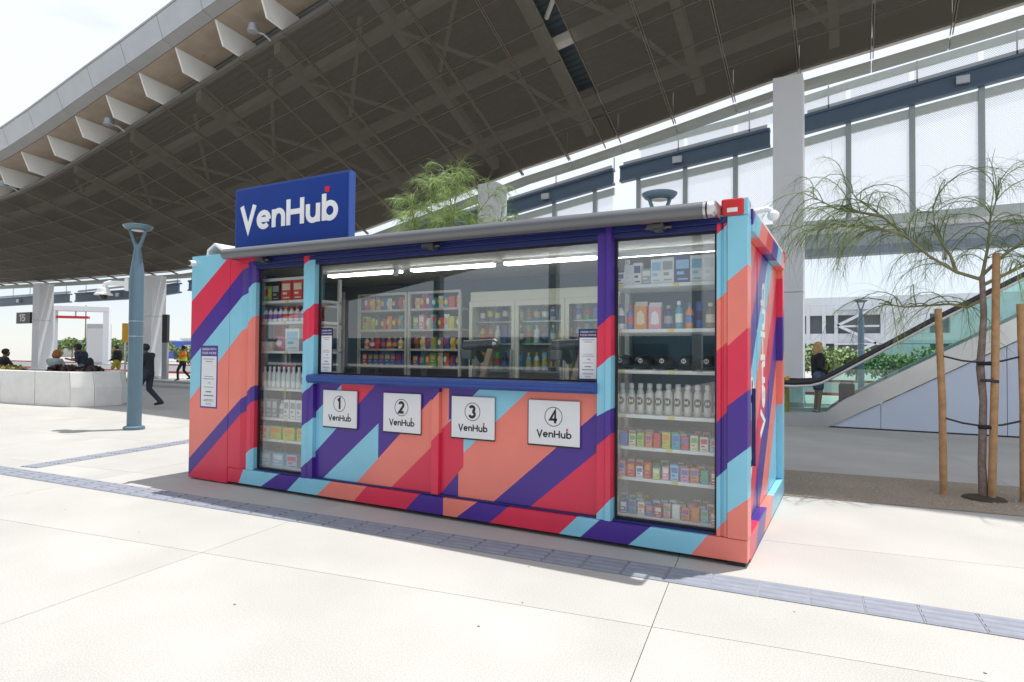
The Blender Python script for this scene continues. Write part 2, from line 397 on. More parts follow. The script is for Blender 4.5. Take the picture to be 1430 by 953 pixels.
# planting bed of decomposed granite
gb = MB(); ba = R(5.5)
def bp(x, y, z): 
    return (5.9+(x)*math.cos(ba)-(y)*math.sin(ba), 2.55+(x)*math.sin(ba)+(y)*math.cos(ba), z)
gb.add([bp(-6.2, 0, .005), bp(9, 0, .005), bp(9, 1.6, .005), bp(-6.2, 1.6, .005)], [(0, 1, 2, 3)])
structure(gb.obj('planting_bed', GRAV))
pb = MB()
for k in range(5200):
    x, y = random.uniform(-6.1, 8.9), random.uniform(.03, 1.57); s = random.uniform(.004, .011); q = Vector(bp(x, y, .006+s*.3))
    a = random.uniform(0, 3.14); e = Vector((math.cos(a)*s, math.sin(a)*s, 0)); e2 = Vector((-math.sin(a)*s*.8, math.cos(a)*s*.8, 0)); h = Vector((0, 0, s*.7))
    pb.add([q+e, q+e2, q-e, q-e2, q+h], [(0, 1, 4), (1, 2, 4), (2, 3, 4), (3, 0, 4)], k % 3)
o = pb.obj('gravel', [mat('pebble_tan', (.42, .34, .25), .9), mat('pebble_grey', (.30, .27, .23), .9), mat('pebble_pale', (.52, .46, .38), .9)])
o['kind'] = 'stuff'; o['label'] = 'tan gravel of the planting bed under the staked tree'
# small specks and chewing-gum spots lying about on the paving
sp = MB()
for k in range(38):
    x, y = random.uniform(-6, 9), random.uniform(-3.2, 2.2); s = random.uniform(.004, .011); n = 7
    ph = random.uniform(0, 6)
    sp.add([(x+s*math.cos(ph+i*6.283/n)*random.uniform(.6, 1.1), y+s*math.sin(ph+i*6.283/n)*random.uniform(.6, 1.1), .0012) for i in range(n)], [tuple(range(n))])
o = sp.obj('ground_specks', mat('speck', (.10, .095, .09), .9)); o['kind'] = 'stuff'; o['label'] = 'small dark specks and gum spots on the pale paving'
# street beyond the plaza on the far side
rd = MB(); rd.add([(-240, 22, -.03), (60, 22, -.03), (60, 36, -.03), (-240, 36, -.03)], [(0, 1, 2, 3)])
structure(rd.obj('road', ROADM))
kb = MB()
for y0 in (21.7, 36):
    kb.box(-240, 60, y0, y0+.3, -.05, .10)
structure(kb.obj('kerb', mat('kerb_red', (.42, .10, .08), .8, vary=.2, scale=.7)))
st_ = MB(); st_.box(-45, 2, 10.9, 11.3, -.02, .06); st_.box(-45, 2, 13.2, 13.5, -.02, .07)
structure(st_.obj('step', mat('step_grey', (.33, .33, .33), .8)))

# ------------------------------------------------------------------ canopy
ZF = [(-60, 6.0), (-44.5, 5.75), (-35.4, 5.58), (-24.2, 5.47), (-17, 5.85), (-11.45, 6.48), (-8.43, 7.1), (-5.97, 7.62), (-3.88, 8.06), (-1.65, 8.4), (1.72, 9.03), (4.98, 9.66), (8.33, 10.05), (10.67, 10.38), (14, 10.8)]
ZN = [(-60, 7.2), (-46, 7.3), (-32, 7.45), (-24.66, 7.77), (-22.46, 7.93), (-20.71, 8.19), (-18.92, 8.5), (-17.03, 8.88), (-15.19, 9.25), (-13.35, 9.6), (-11.56, 9.97), (-9.62, 10.38), (-7.74, 10.74), (-5.92, 11.1), (0, 12.1), (6, 12.9), (14, 13.7)]
def zn(x): return lerp_tab(ZN, x)
def zf(x): return lerp_tab(ZF, x)
def yn(x): return lerp_tab([(-60, 8), (-6, 8), (8, 7.0), (14, 6.6)], x)
YF = 16.05
def so(x, t): return (x, yn(x)+(YF-yn(x))*t, zn(x)+(zf(x)-zn(x))*t)       # a point of the soffit, t from near edge to far edge
PX = 1.874
XS = [-5.917+PX*k for k in range(-22, 11)]
canopy = thing('station_canopy', 'huge dark swooping station canopy with perforated soffit and white fins', 'canopy')
def loft(mb, A, B, m=0):
    n = len(A)
    mb.add(list(A)+list(B), [tuple(range(n)), tuple(range(2*n-1, n-1, -1))] + [(i, i+n, (i+1) % n+n, (i+1) % n) for i in range(n)], m)
ROWS = [0, .11, .25, .395, .54, .685, .82, .945]
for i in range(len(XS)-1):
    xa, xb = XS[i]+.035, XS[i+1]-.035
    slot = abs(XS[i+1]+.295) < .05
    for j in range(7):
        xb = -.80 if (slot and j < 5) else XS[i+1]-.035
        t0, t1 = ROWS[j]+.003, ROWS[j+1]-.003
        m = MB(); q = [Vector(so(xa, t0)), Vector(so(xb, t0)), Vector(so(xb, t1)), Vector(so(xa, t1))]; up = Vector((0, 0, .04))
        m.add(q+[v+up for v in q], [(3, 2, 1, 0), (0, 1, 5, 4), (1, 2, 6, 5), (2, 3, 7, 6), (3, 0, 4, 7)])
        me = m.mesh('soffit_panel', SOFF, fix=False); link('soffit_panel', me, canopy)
for i, x in enumerate(XS):
    m = MB()
    for dx in (-.042, .018) if abs(x+.295) > .05 else (-.53, .018):
        ts = [0, .35, .7, .98]
        for a, b in zip(ts, ts[1:]):
            A = [Vector(so(x+dx, a))+Vector(e) for e in ((0, 0, -.016), (.024, 0, -.016), (.024, 0, .05), (0, 0, .05))]
            B = [Vector(so(x+dx, b))+Vector(e) for e in ((0, 0, -.016), (.024, 0, -.016), (.024, 0, .05), (0, 0, .05))]
            loft(m, A, B)
    m.obj('seam_rail', BRONZE, canopy)
for t in ROWS[1:7]:
    m = MB()
    for xa, xb in zip(XS, XS[1:]):
        if abs(xb+.295) < .05: xb = -.76
        A = [Vector(so(xa+.04, t))+Vector(e) for e in ((0, -.009, -.006), (0, .009, -.006), (0, .009, .03), (0, -.009, .03))]
        B = [Vector(so(xb-.04, t))+Vector(e) for e in ((0, -.009, -.006), (0, .009, -.006), (0, .009, .03), (0, -.009, .03))]
        loft(m, A, B)
    m.obj('joint_trim', BRONZE, canopy)
# steel above the soffit, seen through it
def ab(x, t, h): q = so(x, t); return Vector((q[0], q[1], q[2]+h))
for i, (xa, xb) in enumerate(zip(XS, XS[1:])):
    xm = (xa+xb)/2
    if i % 2 == 0:
        m = MB(); 
        for a, b in ((.07, .3), (.3, .6), (.6, .93)):
            loft(m, [ab(xm-.13, a, .28), ab(xm+.13, a, .28), ab(xm+.13, a, .62), ab(xm-.13, a, .62)], [ab(xm-.13, b, .28), ab(xm+.13, b, .28), ab(xm+.13, b, .62), ab(xm-.13, b, .62)])
        m.obj('roof_rib', BEAMG, canopy)
        m = MB(); m.tube([ab(xm, .22, .4), ab(xm+PX*1.1, .5, .4), ab(xm+PX*2, .88, .4)], .075, 6); m.obj('roof_brace', BEAMG, canopy)
        m = MB(); m.tube([ab(xm+PX*1.6, .12, .4), ab(xm+PX*.2, .42, .4)], .07, 6); m.obj('roof_brace', BEAMG, canopy)
for t in (.2, .52, .8, .985):
    m = MB()
    for xa, xb in zip(XS, XS[1:]):
        loft(m, [ab(xa, t-.012, .3), ab(xa, t+.012, .3), ab(xa, t+.012, .55), ab(xa, t-.012, .55)], [ab(xb, t-.012, .3), ab(xb, t+.012, .3), ab(xb, t+.012, .55), ab(xb, t-.012, .55)])
    m.obj('roof_purlin', BEAMG, canopy)
m = MB(); rows = 84
for j in range(rows+1):
    t = -.02 + .975*j/rows
    for x in XS: 
        q = ab(x, max(0, t), .86 + (.05 if j % 2 else 0)); m.v.append((q.x, q.y - (.0 if t >= 0 else .3), q.z))
nx = len(XS)
for j in range(rows):
    for i in range(nx-1):
        m.f.append((j*nx+i, j*nx+i+1, (j+1)*nx+i+1, (j+1)*nx+i)); m.m.append(0)
m.obj('roof_deck', DECK, canopy)
# eave: tan underside, white fins, metal fascia
for i, (xa, xb) in enumerate(zip(XS, XS[1:])):
    def E(x, y, z): return (x, yn(x)+y, zn(x)+z)
    m = MB()
    for y0, y1 in ((-.90, -.12), (-.112, .65)):
        loft(m, [E(xa+.03, y0, .80-.08*(y0+.9)), E(xa+.03, y1, .80-.08*(y1+.9)), E(xa+.03, y1, .86-.08*(y1+.9)), E(xa+.03, y0, .86-.08*(y0+.9))],
                [E(xb-.03, y0, .80-.08*(y0+.9)), E(xb-.03, y1, .80-.08*(y1+.9)), E(xb-.03, y1, .86-.08*(y1+.9)), E(xb-.03, y0, .86-.08*(y0+.9))])
    m.obj('eave_panel', TAN, canopy)
    m = MB(); sec = [(-1.48, 1.51), (-1.27, .90), (-1.22, .93), (-1.22, 1.49)]
    loft(m, [E(xa+.008, *q) for q in sec], [E(xb-.008, *q) for q in sec]); m.obj('fascia_panel', ALU, canopy)
    m = MB(); sec = [(-1.265, .885), (-.93, .80), (-.88, .86), (-1.20, 1.0)]
    loft(m, [E(xa+.006, *q) for q in sec], [E(xb-.006, *q) for q in sec]); m.obj('fascia_underside', ALUD, canopy)
    m = MB(); sec = [(-.02, -.03), (.10, -.045), (.10, .05), (-.05, .06)]
    loft(m, [E(xa+.01, *q) for q in sec], [E(xb-.01, *q) for q in sec]); m.obj('soffit_lip', mat('lip_dark', (.11, .10, .085), .5), canopy)
    m = MB(); sec = [(-1.50, 1.515), (.6, 1.53), (.6, 1.60), (-1.52, 1.56)]
    loft(m, [E(xa, *q) for q in sec], [E(xb, *q) for q in sec]); m.obj('roof_edge', ALUD, canopy)
    m = MB(); m.prism([(yn(xa)+a, zn(xa)+b) for a, b in ((-.88, .83), (-.60, .14), (.06, .055), (.66, .70), (.62, .72))], 'x', xa-.035, xa+.035)
    m.obj('fin', FINW, canopy, bevel=.008)
for i, (xa, xb) in enumerate(zip(XS, XS[1:])):
    m = MB(); loft(m, [ab(xa+.01, .955, .17), ab(xa+.01, .960, .17), ab(xa+.01, .960, 1.0), ab(xa+.01, .955, 1.0)], [ab(xb-.01, .955, .17), ab(xb-.01, .960, .17), ab(xb-.01, .960, 1.0), ab(xb-.01, .955, 1.0)])
    m.obj('sky_block_plate', mat('lip_dark', (.11, .10, .085)), canopy)  # added plate, blocks the sky light behind the last soffit row
# far edge beam with sky slits above it
for i, (xa, xb) in enumerate(zip(XS, XS[1:])):
    m = MB(); sec = [(.10, -.10), (.55, -.06), (.55, .20), (.10, .12)]
    loft(m, [(xa+.012, YF+a, zf(xa)+b) for a, b in sec], [(xb-.012, YF+a, zf(xb)+b) for a, b in sec])
    m.obj('edge_beam', EDGEB, canopy)
# columns
def column(x, y, lab):
    t = thing('canopy_column', lab, 'column', (x, y, 0), 0, 'columns holding up the canopy')
    h = zf(x)-.02; w_ = .40
    MB().box(-w_, w_, -w_, w_, 0, 3.3).obj('lower_cladding', COLM, t, bevel=.012)
    MB().box(-w_, w_, -w_, w_, 3.312, h).obj('upper_cladding', COLM, t, bevel=.012)
    MB().box(-w_-.02, w_+.02, -w_-.02, w_+.02, 0, .12).obj('base_trim', ALUD, t)
    return t
column(5.05, 15.55, 'tall white square column rising behind the escalator and staked tree')
column(-5.15, 15.55, 'white column whose top shows behind the feathery tree over the kiosk roof')
column(-26.1, 15.55, 'white column standing behind the blue lamp post')
c15 = column(-37.6, 15.55, 'white column carrying the number 15 sign')
sg = thing('platform_sign', 'black hanging bay sign with white number 15', 'sign', (-38.0, 15.1, 0))
MB().box(-1.75, -.02, -.06, .06, 3.12, 3.82).obj('sign_board', BLACK, sg, bevel=.01)
m = MB(); lettering(m, '15', -1.35, -.062, 3.27, .42, .2, width=.75); m.obj('numerals', WHITE, sg)
# floodlights on the eave
for x in (-8.55, -15.9, -23.3, -1.0):
    t = thing('floodlight', 'round grey floodlight on a bracket under the canopy eave', 'floodlight', (x, yn(x)-.12, zn(x)+.02), 0, 'floodlights along the canopy eave')
    MB().tube([(.25, .1, .0), (.12, -.05, .16), (-.02, -.22, .20)], .03, 6).obj('bracket', ALUD, t)
    MB().lathe([(.08, .16), (.145, .12), (.15, -.02), (.17, -.04), (.17, -.09), (.13, -.09)], (-.05, -.28, .26), 16).obj('housing', mat('flood_grey', (.33, .35, .39), .4, metal=.4), t, smooth=True)
    MB().lathe([(.12, 0), (.12, .01)], (-.05, -.28, .185), 16).obj('lens', mat('flood_lens', (.10, .09, .05), .15), t)

# ------------------------------------------------------------------ upper walkway with mesh screens
ZB = [(-60, 4.9), (-41, 4.9), (-29.6, 4.85), (-17, 5.7), (-6.2, 7.2), (-.8, 8.05), (4.4, 8.62), (5.3, 8.85), (10.9, 9.62), (14.5, 10.1)]
def zb(x): return lerp_tab(ZB, x)
YM = 17.5
wk = thing('upper_walkway', 'raised walkway with white perforated screens and sloping blue beams', 'walkway')
for xa, xb in ((-50, -38.1), (-37.3, -26.6), (-25.7, -16.0), (-15.95, -5.6), (-5.55, -1.0), (-.75, 4.35), (5.35, 14.5)):
    n = 3; m = MB()
    for k in range(n):
        a, b = xa+(xb-xa)*k/n, xa+(xb-xa)*(k+1)/n
        for y0, y1, z0, z1 in ((-.35, -.06, -.30, -.22), (-.28, -.20, -.22, .20), (-.35, -.06, .20, .28)):
            loft(m, [(a, YM+y0, zb(a)+z0), (a, YM+y1, zb(a)+z0), (a, YM+y1, zb(a)+z1), (a, YM+y0, zb(a)+z1)],
                    [(b, YM+y0, zb(b)+z0), (b, YM+y1, zb(b)+z0), (b, YM+y1, zb(b)+z1), (b, YM+y0, zb(b)+z1)])
    m.obj('blue_beam', BLUEB, wk)
    xm = (xa+xb)/2-.6; MB().box(xm, xm+.32, YM-.42, YM-.28, zb(xm)-.12, zb(xm)+.10).obj('junction_box', ALU, wk)
    m = MB(); loft(m, [(xa+.1, YM-.2, zb(xa)+.34), (xa+.1, YM-.1, zb(xa)+.34), (xa+.1, YM-.1, zb(xa)+.44), (xa+.1, YM-.2, zb(xa)+.44)],
                      [(xb-.1, YM-.2, zb(xb)+.34), (xb-.1, YM-.1, zb(xb)+.34), (xb-.1, YM-.1, zb(xb)+.44), (xb-.1, YM-.2, zb(xb)+.44)]); m.obj('conduit', ALUD, wk)
for x in [-48+2.35*k for k in range(27)]:
    MB().box(x-.02, x+.02, YM-.2, YM-.16, zb(x)+.28, zf(x)+.2).obj('hanger', ALU, wk)
MUL = [6.6+1.68*k for k in range(-8, 6)]
for a, b in zip(MUL, MUL[1:]):
    if b > 15: continue
    if abs(a+1.8) < .05: b = -1.05
    m = MB(); ga = .06
    za, zz = zb(a)-.62, zb(b)-.62
    m.add([(a+ga, YM, 5.78), (b-ga, YM, 5.78), (b-ga, YM, zz), (a+ga, YM, za)], [(0, 1, 2, 3)])
    m.obj('mesh_panel', MESHW, wk)
    if a > -1:
        m = MB(); m.add([(a+ga, YM, zb(a)+.42), (b-ga, YM, zb(b)+.42), (b-ga, YM, zb(b)+.78), (a+ga, YM, zb(a)+.78)], [(0, 1, 2, 3)]); m.obj('mesh_panel', MESHW, wk)
    m = MB(); 
    for d0, d1 in ((-.62, -.36), (.80, 1.02)):
        if d0 > 0 and a < -1: continue
        m = MB(); loft(m, [(a, YM-.06, zb(a)+d0), (a, YM+.06, zb(a)+d0), (a, YM+.06, zb(a)+d1), (a, YM-.06, zb(a)+d1)], [(b, YM-.06, zb(b)+d0), (b, YM+.06, zb(b)+d0), (b, YM+.06, zb(b)+d1), (b, YM-.06, zb(b)+d1)])
        m.obj('top_rail', mat('rail_grey_green', (.52, .56, .54), .5, vary=.04), wk)
for x in MUL:
    MB().box(x-.075, x+.075, YM-.09, YM+.09, 5.5, zb(x)-.3).obj('mullion', mat('mullion_grey', (.36, .40, .41), .5, vary=.04), wk)
MB().box(-6.5, 16, YM-.10, YM+.10, 5.46, 5.77).obj('bottom_rail', mat('rail_grey_green', (.52, .56, .54)), wk)
MB().box(-6.5, 16, YM-.22, YM+.3, 5.30, 5.44).obj('deck_highlight', WHITE, wk)  # white box paints the bright highlight line between rail and beam
MB().box(-6.5, 16, YM-.15, YM+.3, 4.86, 5.297).obj('deck_beam', mat('deck_grey', (.42, .46, .52), .5), wk)
MB().box(-6.5, 16, YM-.20, YM+.3, 4.60, 4.855).obj('deck_soffit', mat('deck_slate', (.25, .30, .38), .5), wk)
for x in (-3, 2, 9, 13): MB().box(x, x+.12, YM-.15, YM-.03, 4.3, 4.6).obj('deck_lamp', ALUD, wk)

# ------------------------------------------------------------------ escalator
es = thing('escalator', 'glass sided escalator with black handrails climbing behind the trees', 'escalator', (0, 0, 0))
SL = math.tan(R(29.9)); X0 = 6.24
for y, nm in ((9.84, 'near'), (11.35, 'far')):
    m = MB()
    sk = [(4.6, 0), (X0, 0), (15.5, (15.5-X0)*SL), (15.5, (15.5-X0)*SL+.44), (6.55, (6.55-X0)*SL+.41), (6.2, .30), (5.8, .265), (4.6, .26)]
    for a, b in ((4.6, 6.68), (6.69, 9.98), (9.99, 15.5)):
        pass
    m.prism(sk, 'y', y-.02, y+.14); m.obj('skirt', mat('skirt_steel', (.60, .60, .58), .30, metal=.65, vary=.12, scale=1.2), es)
    hr = [(4.7, .92), (5.6, .905), (5.9, .925), (6.12, .99), (6.35, 1.12), (8.12, 2.225), (15.5, 2.225+7.38*SL)]
    gl = MB(); top = [(x, z-.10) for x, z in hr]; bot = [(4.7, .25), (5.6, .255), (5.9, .26), (6.12, .29), (6.35, .38), (8.12, (8.12-X0)*SL+.40), (15.5, (15.5-X0)*SL+.42)]
    for i in range(len(hr)-1):
        gl.add([(bot[i][0], y+.06, bot[i][1]), (bot[i+1][0], y+.06, bot[i+1][1]), (top[i+1][0], y+.06, top[i+1][1]), (top[i][0], y+.06, top[i][1])], [(0, 1, 2, 3)])
    gl.obj('glass_balustrade', ESCG, es)
    MB().tube([(x, y+.06, z-.085) for x, z in hr], .030, 8).obj('handrail_deck', mat('deck_alu', (.66, .64, .62), .4, metal=.3), es, smooth=True)
    MB().tube([(x, y+.06, z-.01) for x, z in hr], .048, 10).obj('handrail', DARK, es, smooth=True)
CLAD = mat('cladding_blue_white', (.52, .58, .68), .4, vary=.04, scale=.8)
for xa, xb in ((X0+.05, 7.175), (7.185, 9.17), (9.18, 11.2), (11.21, 13.2), (13.21, 15.4)):
    m = MB(); m.prism([(xa, .03), (xb, .03), (xb, max(.04, (xb-X0)*SL-.02)), (xa, max(.035, (xa-X0)*SL-.02))], 'y', 9.85, 9.95); m.obj('cladding_panel', CLAD, es)
MB().box(X0, 15.4, 9.86, 11.4, 0, .028).obj('plinth', DARK, es)
for k in range(26):
    x = 6.05+k*.40; z = max(.20, .20+(k-1)*.23)
    MB().box(x, x+.40, 10.0, 11.33, z-.24, z).obj('step', mat('step_metal', (.22, .22, .23), .5, metal=.5), es)
MB().box(4.6, 6.05, 9.98, 11.36, 0, .195).obj('landing_plate', STEEL, es)
w0 = thing('safety_barrier', 'yellow folding safety barrier at the foot of the escalator', 'barrier', (5.35, 10.3, .195))
for dy in (-.22, .0, .22):
    MB().prism([(dy-.09, 0), (dy-.05, 0), (dy-.05, .75), (dy+.05, .75), (dy+.05, 0), (dy+.09, 0), (dy+.09, .82), (dy-.09, .82)], 'x', -.02+abs(dy)*.4, .02+abs(dy)*.4).obj('panel', YEL, w0)
    MB().box(abs(dy)*.4-.012, abs(dy)*.4+.012, dy-.05, dy+.05, .3, .72).obj('board', YEL, w0)
# ------------------------------------------------------------------ vending kiosk (a fitted-out container)
KX, KW, KH = 6.06, 2.60, 2.544
kiosk = thing('vending_kiosk', 'container vending kiosk wrapped in diagonal red, purple, coral and light blue stripes', 'kiosk')
K = kiosk
leftL = [(0.003, 2.028, 0.574, 2.450), (-0.006, 1.618, 0.896, 2.360), (-0.011, 1.338, 1.038, 2.189), (-0.011, 0.889, 0.483, 1.331), (0.008, 0.230, 1.053, 1.091), (0.014, 0.045, 0.683, 0.613), (.947, .342, 1.025, .402)]
leftF0 = banded(leftL[:6], [b_, r__, p__, b_, c__, p__, r__])
def leftF(x, z):
    if x > .93 and side(leftL[6], x, z) < 0: return b_
    return leftF0(x, z)
m = MB(); m.box(0, .668, 0, .06, .014, 2.545); art_obj(m, 'end_panel', leftL, leftF, K)
m = MB(); m.box(.674, .875, 0, .06, .19, 2.43); art_obj(m, 'door_jamb', leftL, leftF, K)
m = MB(); m.prism([(.877, .0), (.905, .03), (.93, .045), (.93, .09), (.877, .09)], 'z', .19, 2.43); art_obj(m, 'door_jamb', leftL, leftF, K, bevel=0)
m = MB(); m.prism([(.94, .03), (.975, .0), (1.03, .0), (1.055, .03), (1.055, .10), (.94, .10)], 'z', .19, 2.43); art_obj(m, 'door_jamb', leftL, leftF, K, bevel=0)
# bottom rail
railL = [(0.851, 0.017, 0.917, 0.155), (1.191, .024, 1.416, .159), (1.578, .015, 1.740, .156), (2.050, .061, 2.173, .166), (2.492, .022, 2.606, .137), (3.111, .019, 3.247, .158), (3.540, .0, 3.5401, .2), (3.650, .014, 3.853, .168), (3.997, .024, 4.161, .164), (4.630, .015, 4.774, .158), (4.807, .013, 4.954, .155), (5.199, .018, 5.346, .156), (5.664, .019, 5.763, .150)]
railC = [r__, b_, p__, b_, c__, r__, p__, c__, p__, r__, b_, p__, b_, c__]
def railF(x, z): return railC[sum(1 for l in railL if side(l, x, min(z, .18)) < 0)]
m = MB(); m.box(.674, 6.058, 0.002, .13, .034, .187); art_obj(m, 'bottom_rail', railL, railF, K, bevel=.006)
MB().box(1.057, 5.842, .035, .15, .1875, .203).obj('ledge', NV, K, bevel=.003)
MB().box(.05, 6.0, .06, 2.54, .03, .175).obj('floor_frame', DARK, K)
for x in (0.02, 5.92):
    for y in (.03, 2.44):
        MB().box(x, x+.12, y, y+.13, 0, .03).obj('foot', DARK, K)
# posts
p1L = [(1.776, 2.330, 1.856, 2.376), (1.803, 1.858, 1.924, 1.938), (1.809, 1.559, 1.921, 1.621), (1.832, 1.058, 1.940, 1.143), (1.799, .702, 1.947, .804), (1.784, .276, 1.955, .416)]
m = MB(); m.prism([(1.792, .04), (1.80, .0), (1.855, .0), (1.868, .016), (1.936, .016), (1.936, .12), (1.792, .12)], 'z', .19, 2.43); art_obj(m, 'post', p1L, banded(p1L, [r__, b_, r__, b_, p__, b_, p__]), K, bevel=0)
p2L = [(4.958, 1.663, 5.073, 1.751), (4.953, 1.345, 5.069, 1.437), (4.954, .976, 5.068, 1.037), (4.949, .745, 5.069, .844), (5.006, .281, 5.074, .355)]
m = MB(); m.prism([(4.958, .016), (5.02, .016), (5.03, .0), (5.074, .0), (5.082, .04), (5.082, .12), (4.958, .12)], 'z', .19, 2.43); art_obj(m, 'post', p2L, banded(p2L, [p__, r__, b_, p__, r__, b_]), K, bevel=0)
mL = [(3.401, 1.037, 3.497, 1.133), (3.406, .682, 3.482, .757)]
m = MB(); m.box(3.392, 3.472, .018, .10, .2035, 1.147); art_obj(m, 'post', mL, banded(mL, [p__, c__, r__]), K)
stL = [(5.849, 2.310, 5.919, 2.372), (5.854, 1.847, 5.920, 1.903), (5.854, 1.487, 5.920, 1.547), (5.849, .980, 5.922, 1.064), (5.844, .590, 5.922, .668), (5.845, .229, 5.923, .317)]
m = MB(); m.prism([(5.842, .05), (5.85, .02), (5.876, .02), (5.882, .035), (5.892, .035), (5.898, .02), (5.920, .02), (5.920, .12), (5.842, .12)], 'z', .19, 2.43); art_obj(m, 'door_jamb', stL, banded(stL, [r__, b_, c__, r__, p__, b_, c__]), K, bevel=0)
cpL = [(5.925, 1.972, 6.059, 2.084), (5.925, 1.519, 6.059, 1.645), (5.922, 1.099, 6.057, 1.213), (5.922, .702, 6.057, .817), (5.923, .361, 6.057, .471)]
m = MB(); m.box(5.924, 6.06, 0, .16, .19, 2.428); art_obj(m, 'corner_post', cpL, banded(cpL, [b_, c__, r__, p__, b_, c__]), K, bevel=.005)
# head of the front
MB().box(.95, 5.92, .03, .12, 2.345, 2.385).obj('header_beam', NV, K, bevel=.003)
MB().box(.95, 5.92, .012, .12, 2.387, 2.428).obj('header_beam', NV, K, bevel=.003)
trL = [(.574, 2.43, .70, 2.53), (5.86, 2.43, 5.96, 2.53)]
m = MB(); m.box(.674, 6.058, 0.001, .12, 2.431, 2.5); art_obj(m, 'top_rail', [(.574, 2.43, .70, 2.53), (1.1, 2.43, 1.2, 2.53), (5.30, 2.43, 5.31, 2.53), (5.86, 2.43, 5.96, 2.53)], banded([(.574, 2.43, .70, 2.53), (1.1, 2.43, 1.2, 2.53), (5.30, 2.43, 5.31, 2.53), (5.86, 2.43, 5.96, 2.53)], [b_, r__, n__, r__, b_]), K)
cb = MB().box(5.885, 6.035, -.014, .13, 2.432, 2.548).obj('corner_casting', REDP, K, bevel=.012)
MB().box(5.925, 5.995, -.0165, -.0135, 2.452, 2.482).obj('casting_slot', WHITE, cb)
MB().box(6.036, 6.06, .0, .14, 2.43, 2.546).obj('corner_cap', LB, K)
MB().box(6.0, 6.075, 2.47, 2.60, 2.43, 2.545).obj('corner_casting', REDP, K, bevel=.012)
# lower panels
A_ = (1.884, .810, 2.248, 1.115); B_ = (1.892, .413, 2.687, 1.129); C_ = (2.044, .198, 2.746, .783); D_ = (2.487, .202, 3.358, 1.038); E_ = (2.918, .207, 3.363, .608)
def lowL(x, z):
    if side(A_, x, z) > 0: return p__
    if side(B_, x, z) > 0: return b_ if x < 2.272 else r__
    if side(C_, x, z) > 0: return p__
    if side(D_, x, z) > 0: return b_ if x < 2.75 else p__
    return c__ if side(E_, x, z) > 0 else r__
m = MB(); m.box(1.938, 3.39, .06, .10, .2035, 1.147); art_obj(m, 'lower_panel', [A_, B_, C_, D_, E_, (2.272, 0, 2.2721, 2), (2.75, 0, 2.7501, 2)], lowL, K, bevel=0)
cr = (3.44, .742, 3.577, .867); r2 = (3.47, .204, 3.724, .481); pbl = (3.718, 1.010, 3.856, 1.136); bc = (3.723, .601, 4.315, 1.126); cp = (4.112, .283, 4.926, .987); pr_ = (4.514, .328, 4.928, .681)
def lowR(x, z):
    if x < 3.71 and side(cr, x, z) < 0:
        if side(r2, x, z) > 0: return r__
        return p__ if x < 3.658 else c__
    if x < 3.552: return c__
    if side(pbl, x, z) > 0: return p__
    if side(bc, x, z) > 0: return b_
    if side(cp, x, z) > 0: return c__
    return p__ if side(pr_, x, z) > 0 else r__
m = MB(); m.box(3.474, 4.956, .06, .10, .2035, 1.147); art_obj(m, 'lower_panel', [cr, r2, pbl, bc, cp, pr_, (3.552, 0, 3.5521, 2), (3.71, 0, 3.7101, 2), (3.658, 0, 3.6581, 2)], lowR, K, bevel=0)
# sill
m = MB()
sec = [(-.055, 1.172), (-.055, 1.218), (-.03, 1.232), (.07, 1.236), (.07, 1.148), (-.03, 1.150)]
loft(m, [(1.905 - (0 if y > 0 else -.0), y, z) for y, z in sec], [(4.962, y, z) for y, z in sec]); m.obj('sill', SB, K, bevel=.004)
MB().box(1.96, 4.94, -.0565, -.0545, 1.192, 1.196).obj('sill_groove', NV, K)
# numbered hatches
def hatch(num, x0, x1):
    z0, z1 = .722, 1.081; w_ = x1-x0; cx = (x0+x1)/2
    h = MB().box(x0-.014, x1-.004, .050, .0605, z0-.014, z1-.002).obj('pickup_hatch', BLACK, K)  # black backing set left and down: painted shadow along the door edges
    MB().box(x0, x1, .034, .0495, z0, z1).obj('hatch_door', PANELW, h, bevel=.004)
    rg = MB(); lo, ro = stroke_strip(arc(0, 0, .076, .076, 0, 360, 40), .006); n = len(lo)
    cz = z1-.36*(z1-z0)
    rg.add([(cx+u, .0335, cz+v) for u, v in lo]+[(cx+u, .0335, cz+v) for u, v in ro], [(i, i+1, n+i+1, n+i) for i in range(n-1)])
    rg.obj('number_ring', BLACK, h)
    lt = MB(); gw = GLY[num][0]*.105; lettering(lt, num, cx-gw/2-.002, .034, cz-.0525, .105, .19 if num == '4' else .235, depth=.0006); lt.obj('number', BLACK, h)
    lt = MB(); an, sx = lettering(lt, 'VenHub', cx-.33*w_, .034, z0+.062, .058, .20, width=.68*w_, depth=.0006, sp=.07); lt.obj('logo', BLACK, h)
    dx = an[5]+.10*sx; MB().box(dx-.006, dx+.010, .0332, .0338, z0+.124, z0+.140).obj('logo_dot', REDP, h)
for num, x0, x1 in (('1', 2.057, 2.497), ('2', 2.828, 3.258), ('3', 3.597, 4.032), ('4', 4.356, 4.808)): hatch(num, x0, x1)
# glazing
GASK = mat('gasket', (.008, .008, .01), .5)
for x0, x1, z0, z1, nm in ((1.057, 1.79, .204, 2.345, 'display_window'), (1.938, 4.956, 1.236, 2.345, 'main_window'), (5.084, 5.84, .204, 2.345, 'display_window')):
    w_ = MB(); 
    for a, b, c, d in ((x0, x0+.014, z0, z1), (x1-.014, x1, z0, z1), (x0+.014, x1-.014, z0, z0+.014), (x0+.014, x1-.014, z1-.014, z1)): w_.box(a, b, .075, .10, c, d)
    w_ = w_.obj(nm, GASK, K)
    g_ = MB(); g_.add([(x0+.012, .086, z0+.012), (x1-.012, .086, z0+.012), (x1-.012, .086, z1-.012), (x0+.012, .086, z1-.012)], [(0, 1, 2, 3)]); g_.obj('pane', GLASS, w_)
